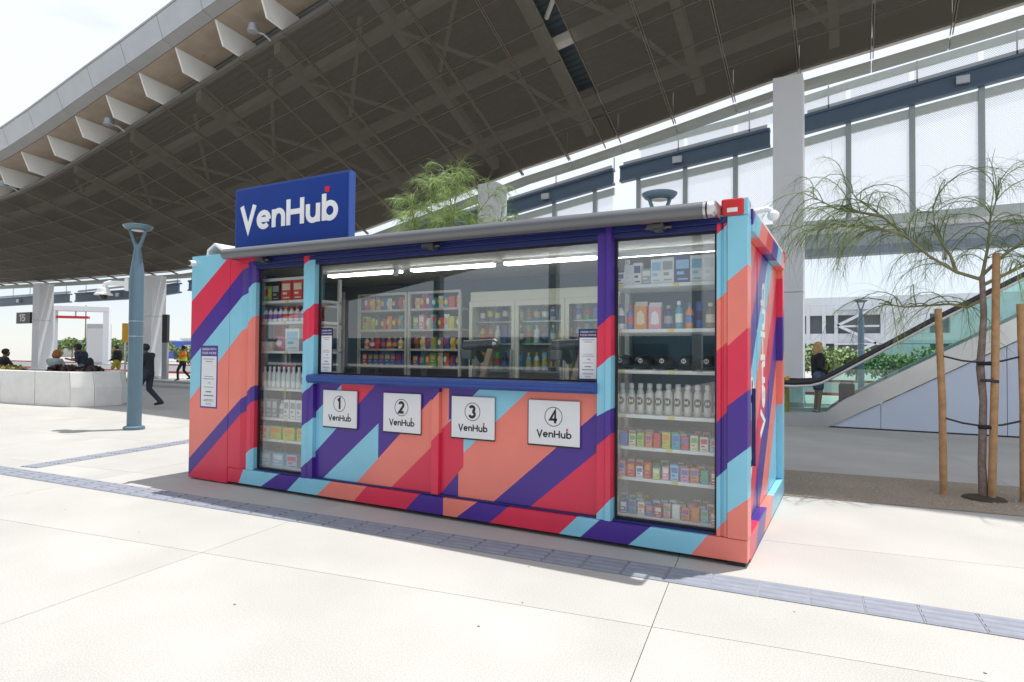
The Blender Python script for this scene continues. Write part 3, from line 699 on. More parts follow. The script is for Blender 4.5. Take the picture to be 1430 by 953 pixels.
# stickers with the ordering steps
def sticker(x0, x1, z0, z1, y):
    s = MB().box(x0, x1, y-.002, y, z0, z1).obj('instruction_sticker', PU if y < .03 else NV, K, bevel=.0)
    w_ = x1-x0; h_ = z1-z0
    rp = [(x0+.06*w_, z0+.025*h_), (x1-.06*w_, z0+.025*h_), (x1-.06*w_, z0+.83*h_), (x0+.06*w_, z0+.83*h_)]
    MB().prism(rp, 'y', y-.003, y-.0021).obj('white_field', PANELW, s)
    cx = (x0+x1)/2
    text_mesh('ORDER WITH', w_*.135, cx, y-.0032, z0+.925*h_, s, WHITE, 'sticker_text'); text_mesh('YOUR PHONE', w_*.135, cx, y-.0032, z0+.862*h_, s, WHITE, 'sticker_text')
    GREYT = mat('print_grey', (.22, .22, .25), .6)
    b2 = MB()
    for fz, fw, fh in ((.78, .62, .012), (.74, .4, .012), (.50, .5, .010), (.46, .62, .012), (.33, .55, .010), (.25, .34, .022), (.19, .6, .02), (.13, .5, .010), (.11, .6, .010)):
        b2.box(cx-w_*fw/2, cx+w_*fw/2, y-.0036, y-.0031, z0+h_*fz, z0+h_*(fz+fh))
    q = b2.obj('print_lines', GREYT, s); q['kind'] = 'stuff'
    MB().box(cx-w_*.16, cx+w_*.16, y-.0036, y-.0031, z0+.05*h_, z0+.085*h_).obj('print_box', mat('print_pale', (.5, .5, .52), .6), s)
    rg = MB(); lo, ro = stroke_strip([(cx-.05*w_, z0+.395*h_), (cx+.08*w_, z0+.415*h_), (cx+.10*w_, z0+.38*h_)], .012*w_+.004); n = len(lo)
    rg.add([(u, y-.0034, v) for u, v in lo]+[(u, y-.0034, v) for u, v in ro], [(i, i+1, n+i+1, n+i) for i in range(n-1)]); rg.obj('print_icon', GREYT, s)
sticker(.19, .484, .819, 1.52, -.0005)
sticker(1.965, 2.125, 1.246, 1.70, .0845)
sticker(4.775, 4.938, 1.252, 1.655, .0845)
# shell
INTF = mat('interior_floor', (.16, .17, .18), .5)
MB().box(.06, 6.0, .10, 2.54, .176, .20).obj('floor', INTF, K)
MB().box(.0, 6.0, 2.54, 2.60, .03, 2.54).obj('back_wall', [PU], K)
MB().box(.06, 5.97, 2.50, 2.538, .2, 2.44).obj('inner_wall', INTW, K)
MB().box(.0, .06, .062, 2.538, .03, 2.54).obj('side_wall', [PU], K)
MB().box(.061, .10, .10, 2.49, .2, 2.44).obj('inner_wall', INTW, K)
MB().box(.0, 6.06, .121, 2.60, 2.50, 2.541).obj('roof', WHITE, K)
MB().box(.06, 5.97, .121, 2.538, 2.44, 2.498).obj('ceiling', CEIL, K)
MB().box(5.93, 5.965, .17, 2.49, .2, 2.44).obj('inner_wall', INTW, K)
# right-hand side, sunlit: posts, rails, recessed panels
sdL = [(0, 2.25, 1, 3.1), (0, 1.95, 1, 2.8), (0, 1.55, 1, 2.45), (0, 1.18, 1, 2.08), (0, .80, 1, 1.70), (0, .45, 1, 1.35), (0, .05, 1, .95), (0, -.35, 1, .55), (0, -.8, 1, .1), (0, -1.25, 1, -.35)]
sdF = banded(sdL, [p__, b_, c__, r__, p__, b_, c__, r__, p__, c__, b_])
def side_part(y0, y1, z0, z1, x0, x1, nm, bevel=.004):
    m = MB(); m.box(x0, x1, y0, y1, z0, z1); return art_obj(m, nm, sdL, sdF, K, bevel=bevel, axis='x')
side_part(.1605, .23, .19, 2.43, 5.97, 6.05, 'corner_post')
side_part(2.45, 2.60, .19, 2.43, 5.94, 6.06, 'corner_post')
side_part(.131, 2.60, .014, .188, 5.96, 6.058, 'bottom_rail')
side_part(.16, 2.45, 2.34, 2.50, 5.967, 6.075, 'top_rail')
for a, b in ((.24, .93), (.97, 1.70), (1.74, 2.44)): side_part(a, b, .195, 2.335, 5.968, 6.0, 'side_panel')
for y in (.95, 1.72): MB().box(5.966, 5.99, y-.018, y+.018, .195, 2.335).obj('panel_gap', NV, K)
MB().box(6.003, 6.03, .62, .64, .6, 1.2).obj('lock_rod', NV, K)
# white lettering and printed balls on the side
tm = MB(); lettering(tm, 'VenHub', 0, 0, 0, .30, .18, width=1.35, depth=.0012)
o = tm.obj('side_logo', WHITE, K); o.matrix_world = Matrix.Translation((6.0005, 1.46, .75)) @ Matrix.Rotation(R(90), 4, 'Z') @ Matrix.Rotation(R(-90), 4, 'Y')
for (y, z, r) in ((.62, 1.12, .17), (.52, .62, .14)):
    d = MB(); n = 28; d.add([(6.0012, y+r*math.cos(6.2832*i/n), z+r*math.sin(6.2832*i/n)) for i in range(n)], [tuple(range(n))]); d = d.obj('ball_print', WHITE, K)
    for k in range(6):
        a = k*1.2566; rr_ = r*.68 if k < 5 else 0; s = r*.24
        q = MB(); q.add([(6.0018, y+rr_*math.cos(a)+s*math.cos(a+i*1.2566), z+rr_*math.sin(a)+s*math.sin(a+i*1.2566)) for i in range(5)], [(0, 1, 2, 3, 4)]); q.obj('ball_patch', BLACK, d)
# awning roller
aw = MB().tube([(.785, -.155, 2.497), (5.795, -.155, 2.452)], .057, 24).obj('awning_roller', TUBE, K, smooth=True)
MB().tube([(5.797, -.155, 2.452), (5.815, -.155, 2.452)], .059, 24).obj('roller_ring', STEEL, aw, smooth=True)
MB().tube([(5.816, -.155, 2.452), (5.826, -.155, 2.452)], .054, 24).obj('roller_gap', BLACK, aw)
MB().tube([(5.827, -.155, 2.452), (5.862, -.155, 2.451), (5.885, -.155, 2.451)], [.056, .053, .03], 24).obj('roller_cap', STEEL, aw, smooth=True)
MB().box(5.875, 5.884, -.19, .0, 2.41, 2.50).obj('roller_bracket', STEEL, aw)
MB().box(.785, .795, -.19, .0, 2.45, 2.54).obj('roller_bracket', STEEL, aw)
m = MB(); loft(m, [(.80, -.15, 2.515), (.80, .05, 2.515), (.80, .05, 2.545), (.80, -.15, 2.545)], [(5.79, -.15, 2.475), (5.79, .05, 2.475), (5.79, .05, 2.506), (5.79, -.15, 2.506)]); m.obj('roller_sun_block', TUBE, aw)  # unseen plate added to stop sun between roller and roof, keeping the shadow whole
for x in (1.25, 3.42, 5.45):
    c = MB(); z = 2.497-(x-.785)*.009; c.box(x-.07, x+.05, -.10, .0, z-.085, z-.055); c.box(x-.03, x+.03, -.06, .012, z-.10, z-.083); c.tube([(x-.09, -.06, z-.075), (x+.10, -.06, z-.075)], .012, 8)
    c.obj('awning_clamp', mat('clamp_grey', (.10, .10, .10), .4, metal=.5), aw)
# rooftop sign, cameras
sn = thing('rooftop_sign', 'blue illuminated box sign reading VenHub on the kiosk roof', 'sign')
MB().box(.60, 2.30, .105, .195, 2.545, 3.275).obj('sign_case', SB, sn, bevel=.004)
MB().box(.622, 2.278, .100, .1045, 2.57, 3.252).obj('sign_face', mat('sign_blue', s2l('23408f'), .25, vary=.03, scale=1.5), sn)
lt = MB(); an, sx = lettering(lt, 'VenHub', .70, .0995, 2.795, .275, .205, width=1.46, depth=.004, sp=.07); lt.obj('lettering', mat('sign_white', (.85, .86, .88), .35, vary=0), sn)
dx = an[5]+.10*sx; q = .038
MB().prism([(dx+.01, 3.088), (dx+.068, 3.085), (dx+.074, 3.135), (dx+.045, 3.148), (dx+.008, 3.14)], 'y', .0955, .0995).obj('logo_dot', REDP, sn)
for x in (.85, 2.05): MB().box(x, x+.05, .195, .55, 2.541, 2.58).obj('sign_strut', NV, sn)
cmr = thing('security_camera', 'small white bullet camera at the striped kiosk corner', 'camera', (.055, -.02, 2.465))
MB().tube([(0, .03, 0), (0, -.05, -.005)], .034, 14).obj('housing', WHITE, cmr, smooth=True)
MB().tube([(0, -.0505, -.005), (0, -.058, -.006)], .026, 14).obj('lens', BLACK, cmr)
MB().tube([(-.02, .04, .0), (-.075, .045, -.02)], .016, 8).obj('arm', WHITE, cmr)
cmr = thing('security_camera', 'white dome camera beside the red casting on the sunlit kiosk end', 'camera', (6.06, .28, 2.50))
MB().tube([(0, 0, .0), (.09, .02, .02), (.12, .03, .0)], .02, 10).obj('arm', WHITE, cmr, smooth=True)
MB().ell((.13, .035, -.03), (.042, .042, .04)).obj('housing', WHITE, cmr, smooth=True)
vt = thing('roof_vent', 'white folded metal hood on the kiosk roof beside the blue sign', 'vent', (.30, .05, 2.541))
MB().prism([(-.12, 0), (-.11, .08), (.02, .15), (.17, .07), (.17, 0), (.14, 0), (.14, .05), (.02, .12), (-.085, .06), (-.085, 0)], 'y', 0, .35).obj('hood', WHITE, vt, bevel=.004)
MB().box(-.12, .17, .35, .36, 0, .07).obj('back_plate', WHITE, vt)
# ceiling lights
for i, (a, b) in enumerate(((.98, 2.10), (2.26, 3.35), (3.48, 4.50), (4.66, 5.76))):
    t = thing('ceiling_light', 'lit linear ceiling light inside the kiosk', 'light', ((a+b)/2, 1.18, 2.40), 0, 'linear lights on the kiosk ceiling')
    MB().box(-(b-a)/2, (b-a)/2, -.05, .05, .012, .04).obj('housing', WHITE, t)
    MB().box(-(b-a)/2+.01, (b-a)/2-.01, -.045, .045, -.015, .011).obj('diffuser', LIGHTE, t)
sd = thing('room_sensor', 'small white sensor on the kiosk ceiling between two lights', 'sensor', (2.18, 1.0, 2.40)); MB().tube([(0, 0, .04), (0, 0, -.01), (.03, -.05, -.06)], .035, 10).obj('body', WHITE, sd, smooth=True)

# ------------------------------------------------------------------ racks, fridge, arms inside
SHR = [2.005, 1.655, 1.335, .990, .742, .503, .215]
SHL = [2.015, 1.785, 1.467, 1.062, .738, .506, .213]
def rack(name, lab, x0, x1, y0, y1, zs, post=True, top=2.26, mt=SHELFW, pm=SHELFW):
    t = thing(name, lab, 'shelving', ((x0+x1)/2, (y0+y1)/2, .2))
    ox, oy = (x0+x1)/2, (y0+y1)/2
    for z in zs:
        sh = MB().box(x0-ox, x1-ox, y0-oy, y1-oy, z-.2-.028, z-.2).obj('shelf', mt, t, bevel=.004)
        if name == 'display_rack':
            for k in range(6):
                a = x0-ox+.05+k*(x1-x0-.1)/6+random.uniform(0, .06); MB().box(a, a+.045, y0-oy-.003, y0-oy-.0005, z-.2-.026, z-.2-.004).obj('price_tag', PANELW if k % 3 else mat('tag_yellow', (.7, .55, .1), .5), sh)
    if post:
        for x in (x0, x1-.03):
            for y in (y0-.001, y1-.03): MB().box(x-ox-.002, x-ox+.03, y-oy, y-oy+.032, 0, top-.2).obj('upright', pm, t)
    MB().box(x0-ox, x1-ox, y0-oy, y0-oy+.03, top-.23, top-.2).obj('top_bar', mt, t)
    if name == 'display_rack': MB().box(x0-ox, x1-ox, y1-oy+.004, y1-oy+.012, 0, .53).obj('back_panel', mat('rack_back', (.40, .41, .39), .6), t)
    return t
rack('display_rack', 'white shelf rack behind the tall window next to the square blue panel', .84, 1.72, .20, .62, SHL)
rack('display_rack', 'white shelf rack with caps and bottles behind the tall corner window', 4.99, 5.90, .20, .62, SHR)
rack('storage_rack', 'grey storage rack at the back wall of the kiosk holding snack packets', .74, 1.58, 1.95, 2.35, [2.03, 1.765, 1.51, 1.285, .95, .6], mt=RACKG, pm=RACKG, top=2.25)
rack('storage_rack', 'grey storage rack standing against the white drinks fridge', 1.60, 2.42, 1.95, 2.35, [2.03, 1.765, 1.51, 1.285, .95, .6], mt=RACKG, pm=RACKG, top=2.25)
rack('storage_rack', 'narrow grey rack by the inner end wall with orange packs', .12, .60, 1.3, 1.85, [2.08, 1.8, 1.5, 1.2, .8], mt=RACKG, pm=RACKG, top=2.28)
fr = thing('drinks_fridge', 'white glass-fronted drinks fridge inside the kiosk', 'fridge', (2.50, 1.95, .2))
CREAM = mat('fridge_cream', (.62, .64, .55), .4, vary=.02)
FX = 1.95
MB().box(0, FX, .12, .53, 0, .35).obj('base', CREAM, fr); MB().box(0, FX, .10, .53, 1.90, 2.02).obj('header', CREAM, fr, bevel=.006)
MB().box(0, FX, .50, .53, .35, 1.90).obj('back_panel', CREAM, fr)
for x in (0, FX-.05): MB().box(x, x+.05, .12, .5, .35, 1.90).obj('side_panel', CREAM, fr)
for z in (.72, 1.05, 1.38, 1.65): MB().box(.05, FX-.05, .15, .5, z-.015, z).obj('shelf', STEEL, fr)
for k in range(3):
    x0 = k*FX/3; x1 = x0+FX/3
    d = MB()
    for a, b, c, e in ((x0+.003, x0+.05, .352, 1.898), (x1-.05, x1-.003, .352, 1.898), (x0+.05, x1-.05, .352, .42), (x0+.05, x1-.05, 1.83, 1.898)): d.box(a, b, .07, .10, c, e)
    d = d.obj('door', CREAM, fr); g_ = MB(); g_.add([(x0+.05, .085, .42), (x1-.05, .085, .42), (x1-.05, .085, 1.83), (x0+.05, .085, 1.83)], [(0, 1, 2, 3)]); g_.obj('pane', FRG, d)
    MB().box(x1-.045, x1-.025, .03, .07, .9, 1.3).obj('handle', STEEL, d)
ARMC = mat('arm_bronze', (.50, .40, .26), .4, metal=.4); ARMD = mat('arm_dark', (.13, .135, .13), .35, metal=.4)
for nm, x in (('robot arm with a tan strut behind the window above hatch 3', 3.46), ('robot arm with a tan strut beside the window sticker above hatch 4', 4.43)):
    t = thing('robot_arm', nm, 'robot arm', (x, .72, .2))
    MB().lathe([(.15, 0), (.15, .05), (.09, .08), (.085, .80), (.10, .82), (.10, .90)], (0, 0, 0), 18).obj('pedestal', mat('arm_white', (.6, .6, .6), .4), t, smooth=True)
    MB().prism([(-.03, .88), (.03, .88), (.17, 1.30), (.11, 1.32)], 'y', -.035, .035).obj('upper_arm', ARMC, t, bevel=.006)
    MB().tube([(-.17, .0, 1.335), (.18, -.01, 1.35)], .052, 14).obj('elbow', ARMD, t, smooth=True)
    MB().tube([(.18, -.01, 1.35), (.21, -.01, 1.352)], [.055, .03], 14).obj('elbow_cap', STEEL, t, smooth=True)
    MB().tube([(-.13, .0, 1.335), (-.12, .14, 1.28), (-.10, .22, 1.18)], [.05, .045, .035], 10).obj('forearm', ARMD, t, smooth=True)
    g_ = MB(); g_.box(-.16, -.04, -.10, -.02, 1.20, 1.29); g_ = g_.obj('gripper', ARMD, t, bevel=.01)
    for sx in (-.14, -.06): MB().tube([(sx, -.06, 1.21), (sx, -.07, 1.14)], .012, 8).obj('suction_cup', DARK, g_)
# ------------------------------------------------------------------ goods on the shelves
PAL = {'white': (.72, .73, .72), 'blue': (.05, .14, .48), 'navy': (.02, .04, .16), 'red': (.60, .03, .03), 'orange': (.75, .22, .03), 'yellow': (.75, .52, .05),
       'green': (.10, .38, .08), 'teal': (.02, .33, .42), 'pink': (.72, .28, .38), 'purple': (.20, .06, .38), 'black': (.015, .015, .018), 'grey': (.30, .31, .33), 'lime': (.42, .55, .06), 'brown': (.20, .09, .04), 'silver': (.62, .63, .64), 'cream': (.70, .62, .45), 'sky': (.25, .50, .72)}
def cm(c): return mat('pack_'+c, PAL[c], .38, vary=.05, scale=12)
PM = {}
def pack_mesh(kind, c1, c2):
    key = (kind, c1, c2)
    if key in PM: return PM[key]
    m = MB()
    if kind == 'box':
        m.box(-.5, .5, -.5, .5, 0, 1, 0)
        m.box(-.40, .40, -.504, -.4995, .52, .86, 1); m.box(-.34, .10, -.504, -.4995, .30, .42, 1); m.box(-.30, .34, -.504, -.4995, .10, .16, 1)
    elif kind == 'carton':
        m.box(-.5, .5, -.5, .5, 0, .82, 0); m.prism([(-.5, .82), (.5, .82), (.06, .98), (.06, 1.0), (-.06, 1.0), (-.06, .98)], 'x', -.5, .5, 1)
        m.prism([(-.34, .2), (.0, .15), (.34, .2), (.28, .55), (.05, .68), (-.25, .6)], 'y', -.504, -.4995, 1)
    elif kind == 'bottle':
        m.lathe([(.42, 0), (.48, .03), (.48, .62), (.42, .70), (.22, .80), (.20, .86)], (0, 0, 0), 14, 0)
        m.lathe([(.485, .22), (.486, .24), (.486, .52), (.485, .54)], (0, 0, 0), 14, 1, cap=False); m.lathe([(.25, .86), (.25, 1.0)], (0, 0, 0), 14, 1)
    elif kind == 'can':
        m.lathe([(.40, 0), (.48, .04), (.48, .92), (.40, .97), (.40, 1.0)], (0, 0, 0), 14, 0); m.lathe([(.484, .3), (.484, .66)], (0, 0, 0), 14, 1, cap=False)
    elif kind == 'packet':
        n = 5; vs = []; 
        for zi in range(n+1):
            z = zi/n; t = max(.06, math.sin(math.pi*z))*.5; w_ = .5-.05*math.sin(math.pi*z)
            vs += [(-w_, 0, z), (-w_*.55, -t*.85, z), (0, -t, z), (w_*.55, -t*.85, z), (w_, 0, z), (w_*.55, t*.85, z), (0, t, z), (-w_*.55, t*.85, z)]
        fs = [(i*8+j, i*8+(j+1) % 8, (i+1)*8+(j+1) % 8, (i+1)*8+j) for i in range(n) for j in range(8)] + [tuple(range(7, -1, -1)), tuple(n*8+j for j in range(8))]
        m.add(vs, fs, 0)
        m.ell((0, -.46, .55), (.30, .07, .24), 1, 10, 6)
    me = m.mesh('pack', [cm(c1), cm(c2)])
    if kind in ('bottle', 'can'): me.polygons.foreach_set('use_smooth', [len(p.vertices) == 4 for p in me.polygons])
    PM[key] = me; return me
KNAME = {'box': 'box', 'carton': 'carton', 'bottle': 'bottle', 'can': 'can', 'packet': 'packet'}
def pack(kind, c1, c2, x, y, z, w_, d, h, where, tilt=0):
    o = link({'box': 'product_box', 'carton': 'drink_carton', 'bottle': 'bottle', 'can': 'drink_can', 'packet': 'snack_packet'}[kind], pack_mesh(kind, c1, c2))
    o.location = (x, y, z); o.scale = (w_, d, h); o.rotation_euler.z = tilt
    cc = c1 if c1 == c2 else c1+' and '+c2
    tag(o, f'{cc} {KNAME[kind]} {where}', KNAME[kind], 'goods '+where)
    return o
ORD = ['top', 'second', 'third', 'fourth', 'fifth', 'sixth', 'bottom']
def RW(i): return f'on the {ORD[i]} shelf of the corner rack'
def LW(i): return f'on the {ORD[i]} shelf of the end panel rack'
YS = .27
def row(items, x0, x1, z, where, y=YS, jit=.004):
    n = len(items); tot = sum(i[3] for i in items); gap = (x1-x0-tot)/max(1, n-1) if n > 1 else 0; x = x0
    for kind, c1, c2, w_, d, h in items:
        pack(kind, c1, c2, x+w_/2, y+random.uniform(-jit, jit)+d/2-.05, z+.001, w_, d, h, where, random.uniform(-.05, .05)); x += w_+gap
XA, XB = 5.03, 5.80
row([('box', 'white', 'navy', .075, .06, .10), ('box', 'white', 'silver', .07, .06, .155), ('box', 'white', 'navy', .065, .06, .17), ('box', 'grey', 'white', .075, .06, .12), ('box', 'white', 'sky', .085, .06, .19), ('box', 'white', 'grey', .095, .07, .195), ('box', 'navy', 'sky', .12, .07, .20), ('box', 'white', 'sky', .095, .06, .20), ('box', 'white', 'silver', .085, .06, .20)], XA, XB, SHR[0], RW(0))
row([('bottle', 'white', 'navy', .07, .07, .20), ('bottle', 'blue', 'red', .055, .055, .19), ('carton', 'orange', 'cream', .095, .07, .215), ('carton', 'pink', 'white', .095, .07, .205), ('bottle', 'navy', 'grey', .07, .07, .18), ('bottle', 'teal', 'white', .06, .06, .21), ('bottle', 'orange', 'blue', .065, .065, .19), ('can', 'blue', 'navy', .05, .05, .20), ('bottle', 'brown', 'cream', .075, .075, .19)], XA, XB, SHR[1], RW(1))
# black caps
def cap_mesh():
    m = MB(); m.ell((0, 0, .045), (.085, .10, .075), 0, 16, 8, f=lambda d: 1 if d.z > -.25 else .97)
    vs = []; n = 10
    for i in range(n+1):
        a = math.pi*(1+i/n); vs += [(.08*math.cos(a), .085*math.sin(a)+.0, .035), (.088*math.cos(a), -.07+.14*math.sin(a), .010 + .014*abs(math.cos(a)))]
    m.add(vs, [(2*i, 2*i+2, 2*i+3, 2*i+1) for i in range(n)], 0)
    return m
capm = cap_mesh().mesh('cap', BLACK, smooth=True)
emb = MB(); n = 18; emb.add([(.019*math.cos(6.2832*i/n), -.108, .072+.019*math.sin(6.2832*i/n)) for i in range(n)], [tuple(range(n))])
emb_me = emb.mesh('emblem', WHITE); em2 = MB(); lettering(em2, 'M', -.012, -.1085, .061, .022, .2, width=.024, depth=.0008); em2_me = em2.mesh('emblem_letter', BLACK)
for k in range(5):
    t = thing('baseball_cap', 'black baseball cap with round white emblem on the corner window rack', 'cap', (5.06+k*.168, .36, SHR[2]+.001), 0, 'black caps in the corner window')
    link('crown', capm, t); e = link('emblem', emb_me, t); link('emblem_letter', em2_me, e)
# steel bottles with black caps and a round M emblem
bm_ = MB(); bm_.lathe([(.027, 0), (.031, .006), (.031, .155), (.027, .175), (.018, .192), (.018, .20)], (0, 0, 0), 16); bt_me = bm_.mesh('bottle_body', mat('bottle_white', (.50, .51, .49), .25, metal=.1, vary=.02), smooth=True)
bc_ = MB(); bc_.lathe([(.019, .2005), (.021, .204), (.021, .235), (.015, .24)], (0, 0, 0), 14); bc_me = bc_.mesh('bottle_lid', mat('lid_pale', (.58, .59, .58), .4), smooth=True)
be_ = MB(); 
for i in range(6):
    a0, a1 = -R(52)+R(104)*i/6, -R(52)+R(104)*(i+1)/6
    def hh(a): return .032*math.sqrt(max(0.02, 1-(a/R(54))**2))
    be_.add([(.0318*math.sin(a0), -.0318*math.cos(a0), .102-hh(a0)), (.0318*math.sin(a1), -.0318*math.cos(a1), .102-hh(a1)), (.0318*math.sin(a1), -.0318*math.cos(a1), .102+hh(a1)), (.0318*math.sin(a0), -.0318*math.cos(a0), .102+hh(a0))], [(0, 1, 2, 3)])
be_me = be_.mesh('emblem', BLACK); bl_ = MB(); lettering(bl_, 'M', -.014, -.0325, .089, .026, .2, width=.028, depth=.0006); bl_me = bl_.mesh('emblem_letter', WHITE)
for k in range(12):
    t = thing('steel_bottle', 'white steel bottle with round black M emblem on the corner window rack', 'bottle', (5.005+k*.0735, .27, SHR[3]+.001), random.uniform(-.2, .2), 'white emblem bottles in the corner window')
    b = link('body', bt_me, t); link('lid', bc_me, t); e = link('emblem', be_me, t); link('emblem_letter', bl_me, e)
small = ['white', 'red', 'blue', 'sky', 'lime', 'pink', 'orange', 'teal', 'purple', 'cream', 'green', 'yellow']
for si in (4, 5, 6):
    for rowi in range(3):
        its = [('box', random.choice(['white', 'white', 'white', 'sky', 'cream', 'teal', 'pink', 'lime', 'orange', 'silver', 'red', 'blue']), random.choice(['white', 'blue', 'red', 'green', 'purple', 'orange']), random.uniform(.046, .058), .035, random.uniform(.085, .125)) for _ in range(12)]
        row(its, XA-.02-.03*rowi, XB+.03-.05*rowi, SHR[si], RW(si)+('' if rowi == 0 else ', second row' if rowi == 1 else ', back row'), y=YS-.02+rowi*.11)
BIN = glass_mat('clear_acrylic', (.93, .96, .96), .03)
for si in (4, 5, 6):
    for k in range(5):
        x = 5.0+k*.165; t = thing('acrylic_bin', f'clear acrylic bin {RW(si)}', 'bin', (x, .23, SHR[si]+.001), 0, 'clear bins in the corner window')
        MB().box(0, .003, 0, .30, 0, .075).obj('divider', BIN, t); MB().box(.004, .158, 0, .003, 0, .035).obj('front_lip', BIN, t)
XA, XB = .92, 1.66
row([('packet', 'lime', 'red', .12, .06, .17), ('box', 'black', 'grey', .12, .07, .19), ('box', 'red', 'cream', .145, .08, .21), ('box', 'red', 'cream', .145, .08, .21), ('box', 'red', 'white', .08, .08, .21)], XA, XB, SHL[0], LW(0))
row([('bottle', 'white', 'purple', .062, .062, .155)]*4+[('bottle', 'white', 'red', .07, .07, .155)]*3+[('bottle', 'white', 'blue', .075, .075, .16)]*2, XA, XB, SHL[1], LW(1))
row([('box', 'cream', 'white', .17, .10, .10), ('packet', 'pink', 'white', .15, .10, .15), ('box', 'white', 'sky', .20, .05, .24), ('packet', 'purple', 'pink', .13, .10, .13)], XA, XB, SHL[2], LW(2))
row([('box', 'white', 'pink', .42, .05, .30)], 1.15, 1.57, SHL[2], LW(2)+' behind the packets', y=.45)
row([('box', 'pink', 'red', .16, .05, .33)], .90, 1.06, SHL[2], LW(2)+' standing upright', y=.45)
row([('bottle', 'white', 'white', .062, .062, .23)]*8+[('bottle', 'white', 'grey', .062, .062, .23)]*2, XA, XB, SHL[3], LW(3))
row([('packet', 'pink', 'purple', .3, .06, .26), ('packet', 'purple', 'pink', .3, .06, .26)], XA, XB, SHL[3], LW(3)+' behind the bottles', y=.47)
row([('box', 'grey', 'silver', .075, .06, .20)]*3+[('bottle', 'silver', 'grey', .07, .07, .19)]+[('box', 'white', 'grey', .08, .06, .20)]*4, XA, XB, SHL[4], LW(4))
row([('box', 'cream', 'orange', .12, .08, .13)]+[('box', 'lime', 'orange', .165, .09, .135)]*3, XA, XB, SHL[5], LW(5))
row([('box', 'sky', 'white', .16, .09, .14)]*2+[('box', 'sky', 'red', .16, .09, .14)]+[('box', 'red', 'sky', .11, .09, .14)], XA, XB, SHL[6], LW(6))
# storage racks and fridge
cols_ = ['red', 'orange', 'yellow', 'green', 'purple', 'pink', 'blue', 'navy', 'teal', 'brown', 'lime', 'white', 'cream']
for (x0, x1, nm) in ((.78, 1.55, 'of the back rack with blue boxes'), (1.64, 2.38, 'of the back rack against the fridge')):
    for si, z in enumerate((2.03, 1.765, 1.51, 1.285)):
        its = []
        for k in range(8):
            if x0 < 1 and si == 3: c = 'red' if k == 0 else 'blue'; kd = 'box'; h = .17
            elif x0 < 1 and si == 2: c = random.choice(['white', 'navy', 'red']); kd = 'bottle'; h = .15
            else: c = random.choice(cols_); kd = random.choice(['packet', 'packet', 'box']); h = random.uniform(.14, .19)
            its.append((kd, c, random.choice(['yellow', 'white', 'red', 'orange']), .082, .08, h))
        row(its, x0, x1, z if si else z, f'on the {ORD[si]} shelf {nm}', y=2.06)
for si, z in enumerate((2.08, 1.8, 1.5)):
    row([('packet', 'orange' if si == 0 else random.choice(cols_), 'brown', .10, .08, .17) for _ in range(4)], .16, .56, z, f'on the {ORD[si]} shelf of the narrow rack', y=1.4)
for si, z in enumerate((.55, .92, 1.25, 1.58, 1.85)):
    its = [(random.choice(['bottle', 'can', 'bottle']), random.choice(['teal', 'blue', 'orange', 'yellow', 'green', 'red', 'white', 'black', 'brown', 'sky']), random.choice(['white', 'yellow', 'red', 'blue']), .075, .075, .22 if si < 4 else .2) for _ in range(17)]
    row(its, 2.58, 4.38, z+.001, f'on fridge shelf {5-si} counted from the top' if False else f'in the drinks fridge, {["bottom", "second lowest", "middle", "second highest", "top"][si]} level', y=2.18)
# ------------------------------------------------------------------ street furniture
import numpy as np
def lamp_post(x, y, lab, z0=0, cam_=False, rz=0):
    t = thing('lamp_post', lab, 'lamp', (x, y, z0), rz, 'blue lamp posts')
    MB().lathe([(.18, 0), (.18, .05), (.155, .065), (.13, .07)], (0, 0, 0), 24).obj('base_flange', LAMPB, t, smooth=True)
    MB().lathe([(.122, .06), (.122, 2.88), (.05, 3.42), (.045, 3.44)], (0, 0, 0), 28).obj('shaft', LAMPB, t, smooth=True)
    for z in (1.72, 2.0): MB().lathe([(.1235, 0), (.1235, .012)], (0, 0, z), 28).obj('band', STEEL, t, smooth=True)
    for s in (-1, 1): MB().tube([(s*.03, 0, 3.38), (s*.155, 0, 3.72)], [.032, .026], 8).obj('fork_arm', LAMPB, t, smooth=True)
    MB().lathe([(.15, 3.71), (.21, 3.72), (.248, 3.765), (.252, 3.785), (.22, 3.797), (.08, 3.805)], (0, 0, 0), 32).obj('lamp_head', LAMPB, t, smooth=True)
    MB().lathe([(.11, 3.692), (.11, 3.699)], (0, 0, 0), 24).obj('lens', WHITE, t)
    if cam_:
        c = thing('dome_camera', 'white dome security camera on an arm of the blue lamp post', 'camera', (x, y, z0), rz)
        MB().box(-.20, -.118, -.06, .06, 2.57, 2.80).obj('mount_plate', WHITE, c, bevel=.01)
        MB().tube([(-.19, 0, 2.70), (-.50, 0, 2.72), (-.58, 0, 2.70), (-.60, 0, 2.62)], [.05, .045, .045, .05], 10).obj('arm', WHITE, c, smooth=True)
        MB().lathe([(.05, .13), (.10, .11), (.11, .035), (.15, .01), (.15, -.01), (.09, -.01)], (-.62, 0, 2.50), 20).obj('housing', WHITE, c, smooth=True)
        MB().ell((-.62, 0, 2.49), (.075, .075, .09)).obj('dome', BLACK, c, smooth=True)
    return t
lamp_post(-5.0, 2.29, 'blue lamp post with a white dome camera beside the kiosk', cam_=True, rz=R(28.6))
lamp_post(4.25, 4.35, 'blue lamp whose forked head shows above the kiosk roof', rz=R(28.6))
lamp_post(7.0, 25.0, 'blue lamp post in front of the parking garage', rz=R(28.6))
